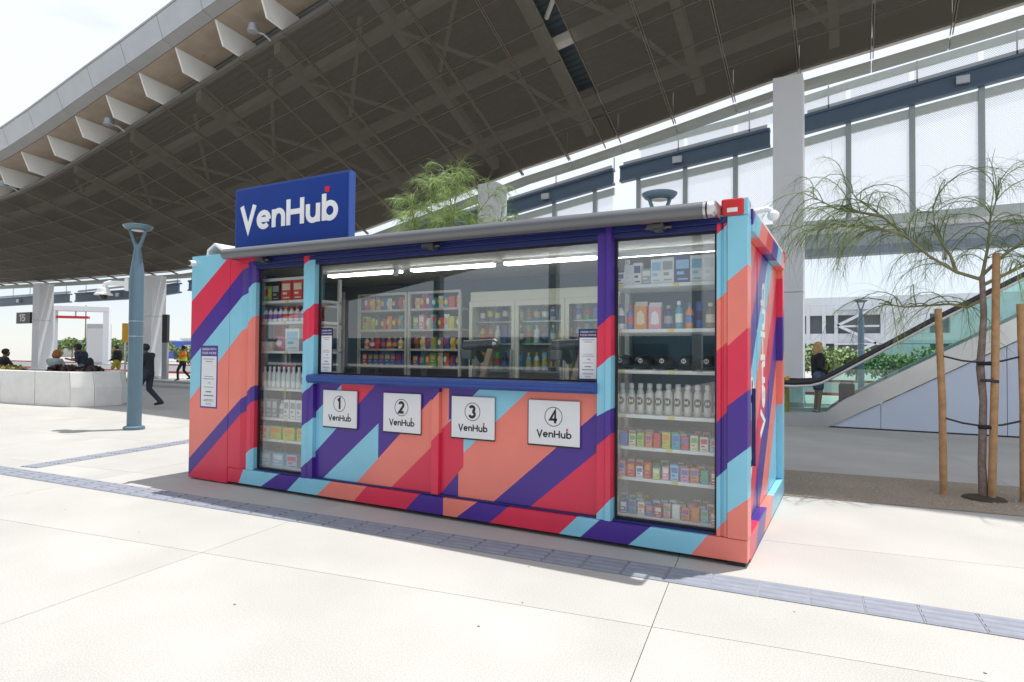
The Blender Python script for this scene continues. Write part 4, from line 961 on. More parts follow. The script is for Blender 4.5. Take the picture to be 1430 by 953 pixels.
# planter
pl = thing('planter', 'long white concrete planter wall with angled corner', 'planter')
foot = [(-21.5, 3.25), (-16.6, 3.50), (-13.8, 3.78), (-12.3, 3.93), (-10.95, 4.12), (-10.55, 4.5), (-10.55, 5.2), (-11.2, 5.7), (-16.0, 5.5), (-21.5, 5.2)]
cx_, cy_ = -15.5, 4.5
def inset(p, d):
    v = Vector((cx_-p[0], (cy_-p[1])*2.2)); v.normalize(); return (p[0]+v.x*d, p[1]+v.y*d)
for a, b in zip(foot, foot[1:]+foot[:1]):
    d = Vector((b[0]-a[0], b[1]-a[1])).normalized()*.006
    A = (a[0]+d.x, a[1]+d.y); B = (b[0]-d.x, b[1]-d.y)
    m = MB()
    def prof(p): q1 = inset(p, .10); q2 = inset(p, .42); return [(p[0], p[1], 0), (p[0], p[1], .5), (q1[0], q1[1], .90), (q2[0], q2[1], .90), (q2[0], q2[1], 0)]
    loft(m, prof(A), prof(B)); m.obj('wall_segment', CONC, pl, bevel=.012)
sl = MB(); ins = [inset(p, .40) for p in foot]; sl.prism(ins, 'z', .3, .80); sl.obj('soil', mat('soil', (.09, .06, .04), .95, bump=.5, bscale=20), pl)
def leaves(mb, c, r, n, s0, s1, m0=0, m1=1, up=.3):
    for k in range(n):
        d = Vector((random.gauss(0, 1), random.gauss(0, 1), random.gauss(0, 1))).normalized()*(random.random()**.4)
        p = Vector((c[0]+d.x*r[0], c[1]+d.y*r[1], c[2]+d.z*r[2])); s = random.uniform(s0, s1)
        a = Vector((random.gauss(0, 1), random.gauss(0, 1), random.gauss(0, 1)+up)).normalized(); b = a.orthogonal().normalized()*s*.45; a = a*s
        mb.add([p-a*.5, p+b, p+a*.5, p-b], [(0, 1, 2, 3)], m0 if random.random() < .6 else m1)
DL1 = mat('leaf_dark', (.035, .028, .025), .6, vary=.3); DL2 = mat('leaf_maroon', (.10, .045, .04), .6, vary=.3); YL1 = mat('leaf_olive', (.22, .20, .06), .7, vary=.3); YL2 = mat('leaf_straw', (.34, .26, .09), .7, vary=.3)
GL1 = mat('leaf_green', (.13, .21, .07), .6, vary=.3, scale=2); GL2 = mat('leaf_bright', (.24, .33, .11), .6, vary=.3, scale=2); GL3 = mat('leaf_grey_green', (.16, .20, .10), .6, vary=.3, scale=2)
for k, (x, y) in enumerate(((-13.3, 4.9), (-12.7, 5.0), (-11.5, 4.95), (-12.0, 4.7), (-11.2, 4.6))):
    m = MB(); leaves(m, (0, 0, .08), (.24, .22, .15), 200, .08, .17); t = m.obj('planter_plant', [DL1, DL2], loc=(x, y, .80)); tag(t, 'low dark-leaved plant in the white concrete planter', 'plant', 'dark plants in the planter')
for k in range(6):
    m = MB(); leaves(m, (0, 0, .08), (.55, .4, .14), 320, .05, .12); t = m.obj('ground_cover_plant', [YL1, YL2], loc=(-20.3+k*1.05, 4.5, .80)); tag(t, 'straw yellow ground cover plant in the white planter', 'plant', 'yellow plants in the planter')

# ------------------------------------------------------------------ feathery desert trees
def strand(mb, p, d, L_, w_, m, seg=4, grav=.9):
    p = Vector(p); d = Vector(d).normalized(); st = L_/seg; ring = []
    for i in range(seg+1):
        k = w_*(1-.75*i/seg); a = d.orthogonal().normalized(); b = d.cross(a)
        ring += [p+a*k, p-a*k*.5+b*k*.87, p-a*k*.5-b*k*.87]
        p = p+d*st; d = (d+Vector((0, 0, -grav*st/ max(L_, .1)*1.1))).normalized()
    mb.add(ring, [(i*3+j, i*3+(j+1) % 3, i*3+3+(j+1) % 3, i*3+3+j) for i in range(seg) for j in range(3)], m)
def feather_tree(name, lab, base, trunk, limbs, shoots, leafn, mats, spread=.75, seed=1, group=None, lw=.0022, ln=(.16, .36), grav=1.1):
    random.seed(seed)
    t = thing(name, lab, 'tree', base, 0, group)
    m = MB(); m.tube([p for p, r in trunk], [r for p, r in trunk], 10); m.obj('trunk', BARK, t, smooth=True)
    for lb in limbs:
        m = MB(); n = len(lb); m.tube(lb, [.019*(1-.75*i/(n-1)) for i in range(n)], 7); m.obj('limb', mat('limb_bark', (.20, .19, .10), .8, vary=.25, scale=15), t, smooth=True)
    tw = MB(); lf = MB()
    for s in range(shoots):
        lb = random.choice(limbs); n = len(lb); u = random.uniform(.18, 1)*(n-1); i = min(int(u), n-2)
        p = Vector(lb[i]).lerp(Vector(lb[i+1]), u-i); main = (Vector(lb[-1])-Vector(lb[0])).normalized()
        d = (main*.7+Vector((random.gauss(0, .7), random.gauss(0, .6), random.uniform(-.1, .9)))).normalized(); L_ = random.uniform(.35, 1.0)*spread
        pts = [p]; seg = 7
        for k in range(seg):
            p = p+d*(L_/seg); d = (d+Vector((random.gauss(0, .08), random.gauss(0, .08), -grav*.22))).normalized(); pts.append(p)
        tw.tube(pts, [.006*(1-.7*k/seg) for k in range(seg+1)], 4, 0, cap=False)
        for q in range(leafn):
            v = random.uniform(.12, 1)*seg; j = min(int(v), seg-1); pp = pts[j].lerp(pts[j+1], v-j)
            dd = (pts[j+1]-pts[j]).normalized()*.8+Vector((random.gauss(0, .6), random.gauss(0, .6), random.uniform(-.9, .35)))
            strand(lf, pp, dd, random.uniform(*ln), lw, 0 if random.random() < .6 else 1, 4, 1.1)
    tw.obj('twigs', mats[0], t)['kind'] = 'stuff'
    c = lf.obj('crown', mats, t); c['kind'] = 'stuff'
    return t
TB = (7.87, 3.46, 0)
rel = lambda pts: [(x-TB[0], dy, z) for x, dy, z in pts]
tree1 = feather_tree('palo_verde_tree', 'young feathery desert tree tied to three wooden stakes', TB,
    [((0, 0, 0), .044), ((-.012, .0, .35), .037), ((-.004, .0, .7), .036), ((.006, .01, 1.0), .034), ((-.02, 0, 1.35), .038), ((-.004, 0, 1.6), .032), ((.014, .0, 1.9), .03), ((0, 0, 2.3), .025)],
    [rel([(7.87, 0, 2.26), (7.65, -.02, 2.35), (7.41, -.05, 2.53), (7.18, -.08, 2.78), (6.98, -.05, 3.0), (6.74, 0, 3.23), (6.60, .03, 3.46)]),
     rel([(7.65, -.02, 2.35), (7.62, .1, 2.53), (7.55, .15, 2.68), (7.49, .2, 2.85), (7.47, .22, 3.1), (7.55, .22, 3.3)]),
     rel([(6.98, -.05, 3.0), (6.78, -.1, 3.05), (6.56, -.12, 3.1), (6.25, -.15, 3.3)]),
     rel([(7.18, -.08, 2.78), (6.9, -.2, 2.85), (6.55, -.25, 2.9), (6.25, -.3, 2.85)]),
     rel([(7.87, 0, 2.3), (8.05, .05, 2.5), (8.35, .1, 2.75), (8.7, .15, 3.0), (9.1, .2, 3.2)]),
     rel([(7.87, 0, 2.2), (8.2, -.1, 2.38), (8.6, -.2, 2.55), (9.0, -.25, 2.7)]),
     rel([(7.87, 0, 2.28), (7.95, .2, 2.6), (8.0, .35, 2.95), (8.1, .4, 3.3)]),
     rel([(7.87, 0, 2.05), (7.75, .03, 1.98), (7.6, .05, 2.02), (7.2, .05, 2.0), (6.95, .05, 2.05)])],
    185, 20, [TWIG, TWIG2], 1.0, 11, 'feathery desert trees', lw=.0016, ln=(.18, .45), grav=1.6)
TB2 = (1.12, 3.5, .12)
tree2 = feather_tree('palo_verde_tree', 'bushy sunlit feathery tree rising behind the kiosk roof', TB2,
    [((0, 0, 0), .06), ((.02, 0, 1.0), .05), ((.0, .0, 2.0), .045), ((.02, 0, 2.7), .035)],
    [[(0, 0, 2.6), (-.15, 0, 3.1), (-.3, .02, 3.6), (-.38, .05, 4.2)], [(0, 0, 2.6), (.1, .05, 3.2), (.0, .1, 3.8), (-.15, .1, 4.3)], [(0, 0, 2.6), (.3, 0, 3.1), (.6, .0, 3.5), (.85, .0, 3.75)],
     [(0, 0, 2.6), (-.3, -.1, 3.0), (-.5, -.15, 3.4), (-.6, -.15, 3.75)], [(0, 0, 2.6), (.2, -.15, 3.2), (.3, -.2, 3.7), (.3, -.2, 4.0)], [(0, 0, 2.5), (.35, .1, 2.85), (.7, .15, 3.1), (1.0, .2, 3.35)]],
    190, 26, [TWIG2, mat('twig_lime', (.25, .40, .10), .6, vary=.3)], .50, 5, 'feathery desert trees', lw=.0027, ln=(.14, .32))
random.seed(3)
def stake(x, y, x2, h, lab):
    s = MB(); s.tube([(0, 0, -.02), ((x2-x)*.45+.012, .004, h*.5), (x2-x, 0, h)], [.036, .036, .034], 10)
    o = s.obj('tree_stake', WOOD, smooth=True, loc=(x, y, 0)); tag(o, lab, 'stake', 'wooden tree stakes')
stake(7.53, 3.47, 7.492, 1.97, 'slender wooden stake on the kiosk side of the young tree')
stake(7.93, 3.42, 7.985, 2.52, 'tallest wooden stake lashed against the tree trunk')
stake(8.20, 3.47, 8.185, 2.0, 'wooden stake on the side of the tree away from the kiosk')
for z, nm in ((1.44, 'upper'), (.79, 'lower')):
    for x1, lab in ((7.52, f'{nm} black rubber tie between the trunk and the stake on the kiosk side'), (8.19, f'{nm} black rubber tie between the trunk and the stake away from the kiosk')):
        m = MB(); m.tube([(x1, 3.46, z+.03), ((x1+7.87)/2, 3.45, z-.02), (7.87, 3.41, z-.04)], .011, 6); m.tube([(7.82, 3.41, z-.05), (7.87, 3.405, z-.05), (7.93, 3.41, z-.05)], .02, 6)
        tag(m.obj('tree_tie', DARK), lab, 'tie')
m = MB(); m.tube([(7.84, 3.40, 1.22), (7.92, 3.375, 1.22), (7.99, 3.40, 1.21)], .018, 6); tag(m.obj('tree_tie', DARK), 'short black tie holding the trunk to the tallest stake', 'tie')
m = MB(); m.lathe([(.20, 0), (.17, .02), (.05, .035)], (7.87, 3.44, .004), 14); o = m.obj('root_collar', mat('mulch', (.06, .045, .03), .95, bump=.6, bscale=60)); tag(o, 'dark mulch ring around the foot of the staked tree', 'mulch')

# ------------------------------------------------------------------ people
def capsule(mb, a, b, ra, rb, n=10):
    a, b = Vector(a), Vector(b); d = b-a; L_ = d.length or 1e-4; d = d/L_
    pts = []; rad = []
    for k in range(4): t = math.pi/2*(1-k/4); pts.append(a-d*ra*math.sin(t)); rad.append(max(.001, ra*math.cos(t)))
    pts += [a, b]; rad += [ra, rb]
    for k in range(1, 5): t = math.pi/2*k/4; pts.append(b+d*rb*math.sin(t)); rad.append(max(.001, rb*math.cos(t)))
    mb.tube(pts, rad, n)
def person(lab, loc, rz, mats, J=None, scale=1.0, hair='short', hairm=None, seated=False, bag=None, shorts=False, sleeves=True, loose=1.0, cap=None, vox=.014, group=None):
    t = thing('person', lab, 'person', loc, rz, group)
    j = dict(pel=(0, 0, .95), che=(0, .01, 1.30), nek=(0, .0, 1.46), hed=(0, .03, 1.60),
             shl=(-.185, 0, 1.40), ell=(-.23, -.03, 1.13), wrl=(-.24, .06, .88), shr=(.185, 0, 1.40), elr=(.23, -.03, 1.13), wrr=(.24, .06, .88),
             hpl=(-.095, 0, .90), knl=(-.105, .02, .50), anl=(-.105, -.02, .09), hpr=(.095, 0, .90), knr=(.105, .02, .50), anr=(.105, -.02, .09))
    j.update(J or {})
    V = {k: Vector(v) for k, v in j.items()}
    bones = []   # a, b, ra, rb, region
    def B(a, b, ra, rb, m): bones.append((Vector(a), Vector(b), ra, rb, m))
    q = loose
    B(V['pel']+Vector((-.06, 0, 0)), V['pel']+Vector((.06, 0, 0)), .115*q, .115*q, 1); B(V['pel']+Vector((0, 0, .06)), V['che'], .135*q, .15*q, 0)
    B(V['che']+Vector((-.07, 0, .03)), V['che']+Vector((.07, 0, .03)), .125*q, .125*q, 0); B(V['shl'], V['shr'], .07*q, .07*q, 0)
    B(V['nek']-Vector((0, 0, .03)), V['hed'], .055, .06, 2); B(V['hed']+Vector((0, -.012, .035)), V['hed']+Vector((0, .0, -.005)), .092, .085, 2)
    B(V['hed']+Vector((0, .035, -.055)), V['hed']+Vector((0, .03, -.03)), .055, .06, 2); B(V['hed']+Vector((0, .09, .012)), V['hed']+Vector((0, .105, -.015)), .012, .016, 2)
    for s in (-1, 1): B(V['hed']+Vector((s*.088, -.005, .02)), V['hed']+Vector((s*.09, -.005, -.015)), .018, .014, 2)
    for s, e, w_ in (('shl', 'ell', 'wrl'), ('shr', 'elr', 'wrr')):
        B(V[s], V[e], .062*q, .048*q, 0)
        B(V[e], V[w_], .045*q if sleeves else .04, .036*q if sleeves else .028, 0 if sleeves else 2)
        sg = -1 if s == 'shl' else 1; d = (V[w_]-V[e]).normalized(); pal = V[w_]+d*.085; sd = d.cross(Vector((0, 1, 0) if abs(d.y) < .8 else (0, 0, 1))).normalized(); cu = sd.cross(d).normalized()
        B(V[w_]+d*.02, pal-sd*.018, .026, .022, 2); B(V[w_]+d*.03, pal+sd*.018, .026, .022, 2)
        for f, (o_, l_) in enumerate(((-.033, .055), (-.011, .066), (.011, .070), (.033, .060))):
            k0 = pal+sd*o_; k1 = k0+(d*.8+cu*.35)*l_*.55; k2 = k1+(d*.4+cu*.7)*l_*.5
            B(k0, k1, .0095, .009, 2); B(k1, k2, .009, .008, 2)
        B(V[w_]+d*.03+sd*.03, V[w_]+d*.07+sd*.058+cu*.02, .012, .011, 2); B(V[w_]+d*.07+sd*.058+cu*.02, V[w_]+d*.10+sd*.052+cu*.04, .011, .009, 2)
    for h, k, a in (('hpl', 'knl', 'anl'), ('hpr', 'knr', 'anr')):
        kk = V[h].lerp(V[k], .62)
        if shorts: B(V[h], kk, .102, .098, 1); B(kk, V[k], .068, .056, 2); B(V[k], V[a], .056, .038, 2)
        else: B(V[h], V[k], .092*q, .066*q, 1); B(V[k], V[a], .064*q, .055*q, 1)
        fd = Vector((0, 1, -.12)) if V[a].z < .2 else Vector((0, .7, -.7)); fd.normalize()
        B(V[a]-fd*.04-Vector((0, 0, .03)), V[a]+fd*.15-Vector((0, 0, .045)), .042, .036, 3)
    mb = MB()
    for a, b, ra, rb, m in bones: capsule(mb, a, b, ra, rb)
    me = mb.mesh('body_src', mats); o = bpy.data.objects.new('src', me); col.objects.link(o)
    md = o.modifiers.new('r', 'REMESH'); md.mode = 'VOXEL'; md.voxel_size = vox
    sm = o.modifiers.new('s', 'SMOOTH'); sm.factor = .5; sm.iterations = 2
    dg = bpy.context.evaluated_depsgraph_get(); dg.update()
    me2 = bpy.data.meshes.new_from_object(o.evaluated_get(dg)); bpy.data.objects.remove(o); bpy.data.meshes.remove(me)
    n = len(me2.polygons); cen = np.empty(n*3); me2.polygons.foreach_get('center', cen); cen = cen.reshape(-1, 3)
    best = np.full(n, 9e9); idx = np.zeros(n, dtype=np.int32)
    for a, b, ra, rb, m in bones:
        A = np.array(a); D = np.array(b)-A; tt = np.clip(((cen-A)@D)/max(D@D, 1e-9), 0, 1); dist = np.linalg.norm(cen-(A+tt[:, None]*D), axis=1)-(ra+(rb-ra)*tt)
        u = dist < best; best[u] = dist[u]; idx[u] = m
    me2.materials.clear()
    for m in mats: me2.materials.append(m)
    me2.polygons.foreach_set('material_index', idx); me2.polygons.foreach_set('use_smooth', [True]*n); me2.update()
    b = link('body', me2, t)
    H = V['hed']
    if hair:
        hm = MB()
        hm.ell((H.x, H.y-.018, H.z+.045), (.104, .112, .105), 0, 14, 8, f=lambda d: 1 if not (d.y > .35 and d.z < .25) else .80)
        if hair == 'long':
            hm.ell((H.x, H.y-.075, H.z-.10), (.105, .06, .21), 0, 14, 8); 
            for s in (-1, 1): hm.ell((H.x+s*.075, H.y-.03, H.z-.06), (.04, .05, .17), 0, 8, 6)
        if hair == 'bob':
            hm.ell((H.x, H.y-.04, H.z-.02), (.125, .10, .12), 0, 14, 8)
        hm.obj('hair', hairm, b, smooth=True)
    for s in (-1, 1): MB().ell((H.x+s*.034, H.y+.083, H.z+.022), (.011, .008, .008), 0, 8, 6).obj('eye', BLACK, b)
    MB().box(H.x-.022, H.x+.022, H.y+.078, H.y+.092, H.z-.052, H.z-.045).obj('mouth', mat('lips', (.32, .10, .09), .5), b)
    if cap:
        cpm = MB(); cpm.ell((H.x, H.y-.01, H.z+.065), (.108, .115, .09), 0, 14, 8, f=lambda d: 1 if d.z > -.1 else .9); cpm.prism([(H.x-.08, H.y+.08), (H.x+.08, H.y+.08), (H.x+.06, H.y+.19), (H.x-.06, H.y+.19)], 'z', H.z+.055, H.z+.068); cpm.obj('cap', cap, b, smooth=False)
    t.scale = (scale,)*3
    return t
def cl(n, c): return mat('cloth_'+n, c, .85, vary=.15, scale=9, bump=.2, bscale=30)
BLK = cl('black', (.018, .019, .022)); NAVY = cl('dark_navy', (.022, .028, .045)); SHOE = cl('shoe', (.02, .02, .02)); GREYC = cl('grey', (.30, .36, .36)); DEN = cl('denim', (.10, .15, .24)); OR = cl('orange', (.85, .22, .02)); YC = cl('mustard', (.45, .36, .05)); WSH = cl('white_shoe', (.5, .5, .5))
LFT = R(118.6)
walk = dict(knl=(-.10, .22, .52), anl=(-.10, .20, .10), hpl=(-.095, .02, .90), knr=(.10, .02, .50), anr=(.10, -.30, .16), hpr=(.095, -.01, .90))
phone = dict(ell=(-.22, .06, 1.14), wrl=(-.10, .30, 1.20), elr=(.22, .05, 1.14), wrr=(.10, .28, 1.17))
person('person in dark jacket and trousers walking behind the lamp post, head bowed', (-9.12, 5.02, 0), LFT, [BLK, NAVY, SKIND, SHOE], {**walk, **phone, 'hed': (0, .10, 1.57), 'nek': (0, .05, 1.45), 'che': (0, .03, 1.30)}, hairm=BLK, loose=1.12, scale=.96)
person('person in black hooded top, mustard shorts and bare legs walking by the planter', (-24.75, 12.95, 0), LFT, [BLK, YC, SKIN, SHOE], {**walk, 'hed': (0, .08, 1.58), 'wrl': (-.2, .22, 1.0)}, hairm=cl('brown_hair', (.10, .045, .02)), shorts=True, loose=1.15, vox=.018)
v = person('person in orange and yellow safety vest and black trousers beside the kiosk end', (-22.4, 14.8, 0), LFT, [OR, BLK, SKIND, SHOE], {**walk, **phone}, hairm=BLK, sleeves=False, vox=.018)
MB().lathe([(.19, 0), (.185, .10), (.18, .18)], (0, .01, .98), 18, cap=False).obj('vest_band', cl('lime', (.55, .62, .05)), v, smooth=True)
sit = dict(pel=(0, 0, .55), che=(0, .06, .92), nek=(0, .10, 1.08), hed=(0, .16, 1.20), shl=(-.185, .06, 1.02), shr=(.185, .06, 1.02), ell=(-.24, .2, .80), wrl=(-.12, .42, .75), elr=(.24, .2, .80), wrr=(.12, .42, .75), hpl=(-.1, .02, .52), hpr=(.1, .02, .52), knl=(-.12, .45, .52), knr=(.12, .45, .52), anl=(-.12, .45, .09), anr=(.12, .45, .09))
person('seated person with auburn hair and grey top behind the planter wall', (-15.95, 6.05, 0), R(25), [GREYC, DEN, SKIN, SHOE], sit, scale=1.1, hair='bob', hairm=cl('auburn_hair', (.28, .10, .035)))
bench = thing('bench', 'low concrete bench behind the planter', 'bench', (-16.5, 6.05, 0)); MB().box(-3.6, 1.2, -.22, .22, .36, .45).obj('seat', CONC, bench, bevel=.01)
for x in (-3.2, -1.2, .8): MB().box(x-.1, x+.1, -.18, .18, 0, .36).obj('leg', CONC, bench)
pb_ = person('person in dark cap and navy shirt with a black bag leaning by the planter', (-14.55, 6.25, 0), LFT, [NAVY, DEN, SKIND, SHOE], {**phone, 'hed': (0, .20, 1.52), 'nek': (0, .13, 1.42), 'che': (0, .06, 1.27), 'shl': (-.185, .09, 1.36), 'shr': (.185, .09, 1.36), 'wrl': (-.10, .42, 1.18)}, hairm=BLK, cap=BLK, sleeves=False, loose=1.1)
bg_ = MB(); bg_.ell((0, -.20, 1.05), (.13, .10, .19)); o = bg_.obj('shoulder_bag', BLK, smooth=True); o.location = (-14.55, 6.25, 0); o.rotation_euler.z = LFT; tag(o, 'black shoulder bag on the back of the person in the cap', 'bag')
person('person in black sitting on the bench at the yellow plants', (-19.45, 6.05, 0), R(10), [BLK, BLK, SKIND, SHOE], sit, hairm=cl('dark_hair', (.03, .015, .01)), scale=1.12)
person('woman with long blond hair, black jacket and denim shorts riding the escalator', (6.02, 10.65, .205), R(-68), [BLK, DEN, SKIN, WSH], {'wrl': (-.24, .30, 1.02), 'ell': (-.27, .08, 1.14), 'wrr': (.26, .16, .95)}, hair='long', hairm=cl('blond_hair', (.45, .29, .12)), shorts=True, loose=1.12, scale=.90)
sc1 = thing('suitcase', 'dark wheeled suitcase on the escalator step beside the woman', 'suitcase', (6.58, 10.55, .43)); MB().box(-.15, .15, -.2, .2, .05, .45).obj('shell', BLK, sc1, bevel=.03)
for s in (-.1, .1): MB().tube([(s, -.17, .03), (s, -.14, .03)], .03, 8).obj('wheel', DARK, sc1)
MB().tube([(-.1, .15, .45), (-.1, .15, .5), (.1, .15, .5), (.1, .15, .45)], .012, 6).obj('handle', DARK, sc1)

# ------------------------------------------------------------------ things beyond the plaza
def shrub(name, lab, x, y, z, r, n, s, mats, group):
    m = MB(); 
    for k in range(4): leaves(m, (random.uniform(-.5, .5)*r[0], random.uniform(-.5, .5)*r[1], r[2]*random.uniform(.55, 1.05)), (r[0]*.6, r[1]*.6, r[2]*.55), n//4, s*.6, s)
    t = thing(name, lab, 'shrub' if 'shrub' in name else 'tree', (x, y, z), 0, group); m.obj('foliage', mats, t)
    MB().tube([(0, 0, 0), (.05, 0, r[2]*.9)], [.07, .03], 6).obj('stem', BARK, t)
for k, (x, y, rx, rz_) in enumerate(((3.6, 36, 1.6, 1.25), (5.2, 37, 1.7, 1.4), (6.9, 38, 1.6, 1.35), (8.6, 37, 1.8, 1.2), (10.6, 38, 1.7, 1.3), (12.8, 37, 1.8, 1.2), (15, 38, 1.8, 1.3), (17.2, 37, 1.8, 1.2))):
    shrub('roadside_shrub', 'bright green shrub seen past the escalator below the parking garage', x, y+1.5, 0, (rx, 1.0, rz_), 1100, .26, [GL1, GL2], 'shrubs behind the escalator')
for k in range(16):
    x = -84+k*4.1+random.uniform(-.8, .8); shrub('roadside_shrub', 'green verge shrub across the street behind the planter', x, 38.5+random.uniform(-.6, 1.5), 0, (random.uniform(1.3, 2.2), 1.1, random.uniform(1.1, 2.1)), 900, .36, [GL3, GL2], 'verge shrubs across the street')
for x, y, h in ((-92, 44, 3.4), (-79, 42, 3.2), (-70, 44, 3.0), (-56, 43, 3.0), (-50.5, 42, 2.8), (-43.5, 41, 2.7), (-39.5, 42, 2.9)):
    t = thing('street_tree', 'small round street tree beyond the road', 'tree', (x, y, 0), 0, 'street trees beyond the road')
    MB().tube([(0, 0, 0), (.1, 0, h*.55), (.05, .1, h*.8)], [.1, .07, .04], 7).obj('trunk', BARK, t)
    m = MB(); 
    for k in range(5): leaves(m, (random.uniform(-.8, .8), random.uniform(-.6, .6), h*.68+random.uniform(-.3, .45)), (.95, .9, .6), 190, .2, .36)
    m.obj('crown', [GL1, GL2], t)
# parking garage on the far side
gr = thing('parking_garage', 'white parking garage with dark open decks and a zigzag stair', 'building', (2.5, 66, 0))
GWH = mat('garage_white', (.66, .69, .74), .7, vary=.05, scale=.3); GDK = mat('garage_dark', (.26, .28, .31), .8)
MB().box(-9, 26, 1.2, 12, 0, 7.3).obj('core', GDK, gr)
for z in (0, 2.75, 5.6): MB().box(-9, 26, 0, 1.2, z, z+(1.0 if z else .8)).obj('deck_band', GWH, gr)
for x in (-9, -6, -3, .05, 1.5, 2.6): MB().box(x, x+.32, -.1, 1.19, .8, 6.6).obj('pier', GWH, gr)
for z in (.8, 3.75): MB().box(6.6, 10.6, -.05, 1.19, z, z+1.9).obj('wall_panel', GWH, gr)
for z in (.8, 3.75): MB().box(12.2, 26, -.05, 1.19, z, z+1.9).obj('wall_panel', GWH, gr)
for k in range(3):
    a, b = (2.9, 6.2) if k % 2 == 0 else (6.2, 2.9); z = .9+k*1.75
    m = MB(); m.prism([(a, z), (b, z+1.75), (b, z+2.05), (a, z+.3)], 'y', -.5, -.1); m.obj('stair_flight', GWH, gr)
    MB().box(2.6, 6.5, -.45, -.12, z+1.72, z+1.9).obj('stair_landing', GWH, gr)
MB().box(-9, 26, -.02, 1.19, 6.605, 7.4).obj('parapet', GWH, gr)
for x, h in ((16, 5.4), (20, 4.0)): MB().box(x, x+2.2, -.3, -.06, 1, h).obj('wall_panel', GWH, gr)
# left-hand distance
def far_building(name, lab, x, y, w_, d, h, wall, stripe=None, nwin=0, winm=GDK, roofm=None):
    t = thing(name, lab, 'building', (x, y, 0)); MB().box(0, w_, 0, d, 0, h).obj('wall', wall, t)
    MB().box(-.3, w_+.3, -.3, d+.3, h, h+.35).obj('roof', roofm or wall, t)
    if stripe: MB().box(-.02, w_+.02, -.06, -.01, h*.72, h*.92).obj('stripe', stripe, t)
    for k in range(nwin): MB().box(w_*(k+.25)/nwin, w_*(k+.75)/nwin, -.05, -.01, h*.35, h*.6).obj('window', winm, t)
GRN = mat('facade_green', (.05, .32, .16), .6); BLU = mat('facade_blue', (.05, .09, .40), .5); PALE = mat('facade_pale', (.62, .65, .70), .7)
far_building('green_roofed_building', 'low building with a green roof beyond the road', -168, 76, 36, 14, 3.6, mat('facade_sand', (.5, .48, .42), .7), GRN, 9, roofm=GRN)
far_building('warehouse', 'long pale warehouse with blue stripe beyond the road', -118, 78, 52, 12, 3.9, PALE, BLU, 10)
far_building('depot_building', 'pale depot building with blue roof edge behind the stop sign', -62, 72, 30, 10, 3.6, PALE, BLU, 7)
def bus(lab, x, y, L_):
    t = thing('parked_bus', lab, 'bus', (x, y, 0), 0, 'blue buses parked across the street')
    MB().box(0, L_, 0, 2.5, .4, 2.95).obj('body', BLU, t, bevel=.12)
    for k in range(int(L_/1.8)): MB().box(.5+k*1.75, 1.95+k*1.75, -.03, -.005, 1.6, 2.5).obj('window', BLACK, t)
    for x_ in (L_*.2, L_*.78): MB().tube([(x_, -.02, .45), (x_, .3, .45)], .45, 16).obj('wheel', DARK, t)
    MB().box(-.02, L_+.02, -.04, -.006, .9, 1.05).obj('stripe', WHITE, t)
bus('blue bus parked beside the white column with the 15 sign', -100.5, 52, 9.5); bus('blue bus half hidden behind the white gantry', -86.5, 50, 7.5)
pg = thing('gantry', 'white portal gantry over the bus lane', 'gantry', (-65.2, 31.5, 0), R(50))
GT = mat('gantry_white', (.80, .80, .80), .5, vary=.02)
for x in (-2.6, 2.2): MB().box(x, x+.55, -.5, .5, 0, 5.6).obj('leg', GT, pg, bevel=.02)
MB().box(-2.6, 2.75, -.55, .55, 5.605, 6.15).obj('beam', GT, pg, bevel=.02)
MB().box(-2.0, .8, -.3, .5, 4.85, 5.1).obj('charger_arm', REDP, pg); MB().tube([(-.4, .1, 5.1), (-.4, .1, 5.6)], .08, 6).obj('hanger', GT, pg)
ct = thing('equipment_cabinet', 'tall grey equipment cabinet under the white gantry', 'cabinet', (-66.6, 34.2, 0), R(28)); MB().box(-1.0, 1.0, -.6, .6, 0, 4.4).obj('case', mat('cabinet_grey', (.55, .58, .60), .5), ct); MB().box(-.9, .9, -.63, -.605, .2, 3.9).obj('door', WHITE, ct)
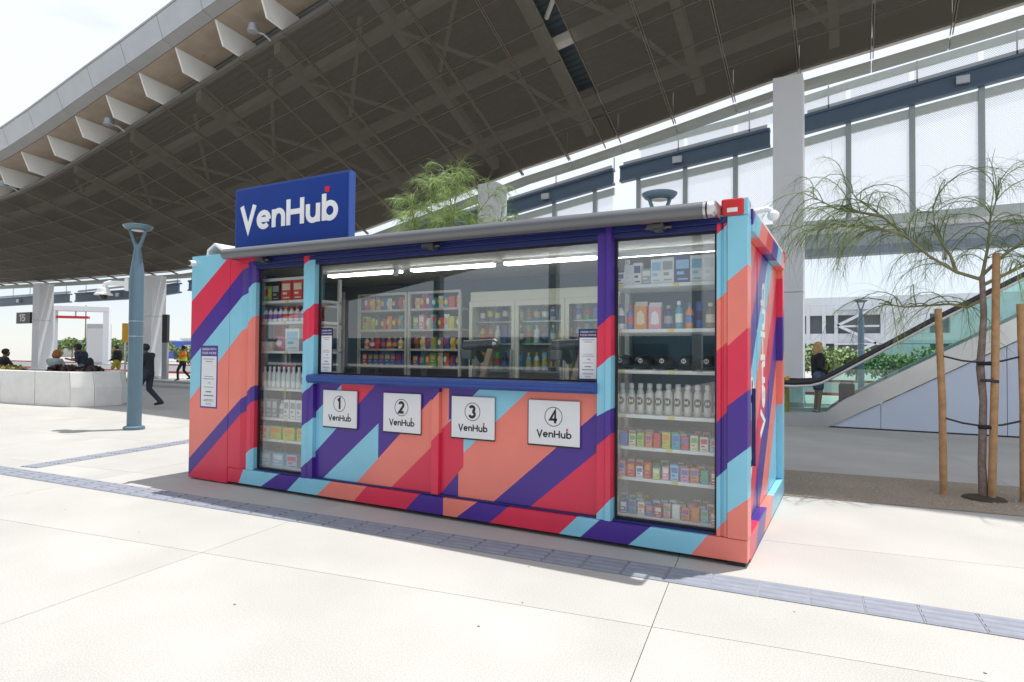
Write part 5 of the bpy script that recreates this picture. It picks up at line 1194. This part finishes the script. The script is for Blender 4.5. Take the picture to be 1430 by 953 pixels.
# signs by the kerb
ns = thing('no_entry_sign', 'round red no entry sign with white bar on a post', 'sign', (-34.6, 21.4, 0), R(28.6))
MB().tube([(0, 0.03, 0), (0, .03, 2.9)], .04, 8).obj('post', STEEL, ns); MB().tube([(0, 0, 2.55), (0, -.02, 2.55)], .33, 24).obj('disc', REDP, ns)
MB().box(-.24, .24, -.026, -.021, 2.49, 2.61).obj('bar', WHITE, ns); MB().box(-.32, .32, -.02, 0, 1.75, 2.12).obj('plate', REDP, ns); MB().box(-.22, .22, -.024, -.0205, 1.91, 1.96).obj('plate_bar', WHITE, ns)
bt = thing('bus_stop_totem', 'slim dark display totem on a grey post next to a white column', 'totem', (-24.5, 15.2, 0), R(28.6)); MB().box(-.13, .13, -.1, .1, 0, 1.9).obj('post', mat('totem_grey', (.3, .32, .34), .5), bt); MB().box(-.13, .13, -.12, .12, 1.9, 3.35).obj('screen', BLACK, bt)
yb = thing('warning_panel', 'yellow warning panel on a post behind the lamp post', 'sign', (-26.75, 14.45, 0), R(28.6)); MB().tube([(0, 0, 0), (0, 0, 1.9)], .05, 8).obj('post', STEEL, yb); MB().box(-.16, .16, -.05, .05, 1.9, 2.9).obj('panel', YEL, yb)
for x, y in ((-23.0, 16.2), (-20.2, 16.9)):
    t = MB().lathe([(.16, 0), (.16, .85), (.13, .9)], (0, 0, 0), 14).obj('bollard', mat('bollard_grey', (.42, .42, .41), .7), loc=(x, y, 0), smooth=True); tag(t, 'plain grey concrete bollard near the person in the vest', 'bollard', 'bollards at the kerb')
for x, y, h in ((-120, 60, 10), (-84, 62, 9), (-52, 62, 9)):
    t = thing('utility_pole', 'thin wooden utility pole far beyond the road', 'pole', (x, y, 0), 0, 'utility poles in the distance'); MB().tube([(0, 0, 0), (0, 0, h)], [.14, .09], 7).obj('post', BARK, t); MB().box(-1, 1, -.06, .06, h-.8, h-.65).obj('crossarm', BARK, t)
# station buildings on the open side of the plaza, mirrored in the kiosk glass
oc = thing('opposite_canopy', 'dark canopy on white columns across the open plaza', 'canopy', (0, 0, 0))
m = MB(); loft(m, [(-60, -15, 4.6), (-60, -45, 3.9), (-60, -45, 4.5), (-60, -15, 5.3)], [(2, -15, 14.2), (2, -45, 13.4), (2, -45, 14.2), (2, -15, 15.0)]); m.obj('roof', mat('opp_roof', (.07, .07, .065), .5), oc)
for x, h in ((-52, 5.0), (-40, 6.9), (-28, 8.8), (-16, 10.6), (-4, 12.5)): MB().box(x, x+.7, -44, -43.3, 0, h).obj('column', COLM, oc)
ob = thing('opposite_building', 'long teal station building across the open plaza', 'building', (-90, -58, 0)); MB().box(0, 110, -8, 0, 0, 3.4).obj('wall', mat('opp_wall', (.08, .13, .16), .5), ob)
for k in range(17): MB().box(2+k*6.2, 6+k*6.2, .0, .05, .6, 2.6).obj('window', mat('opp_window', (.03, .04, .05), .1), ob)
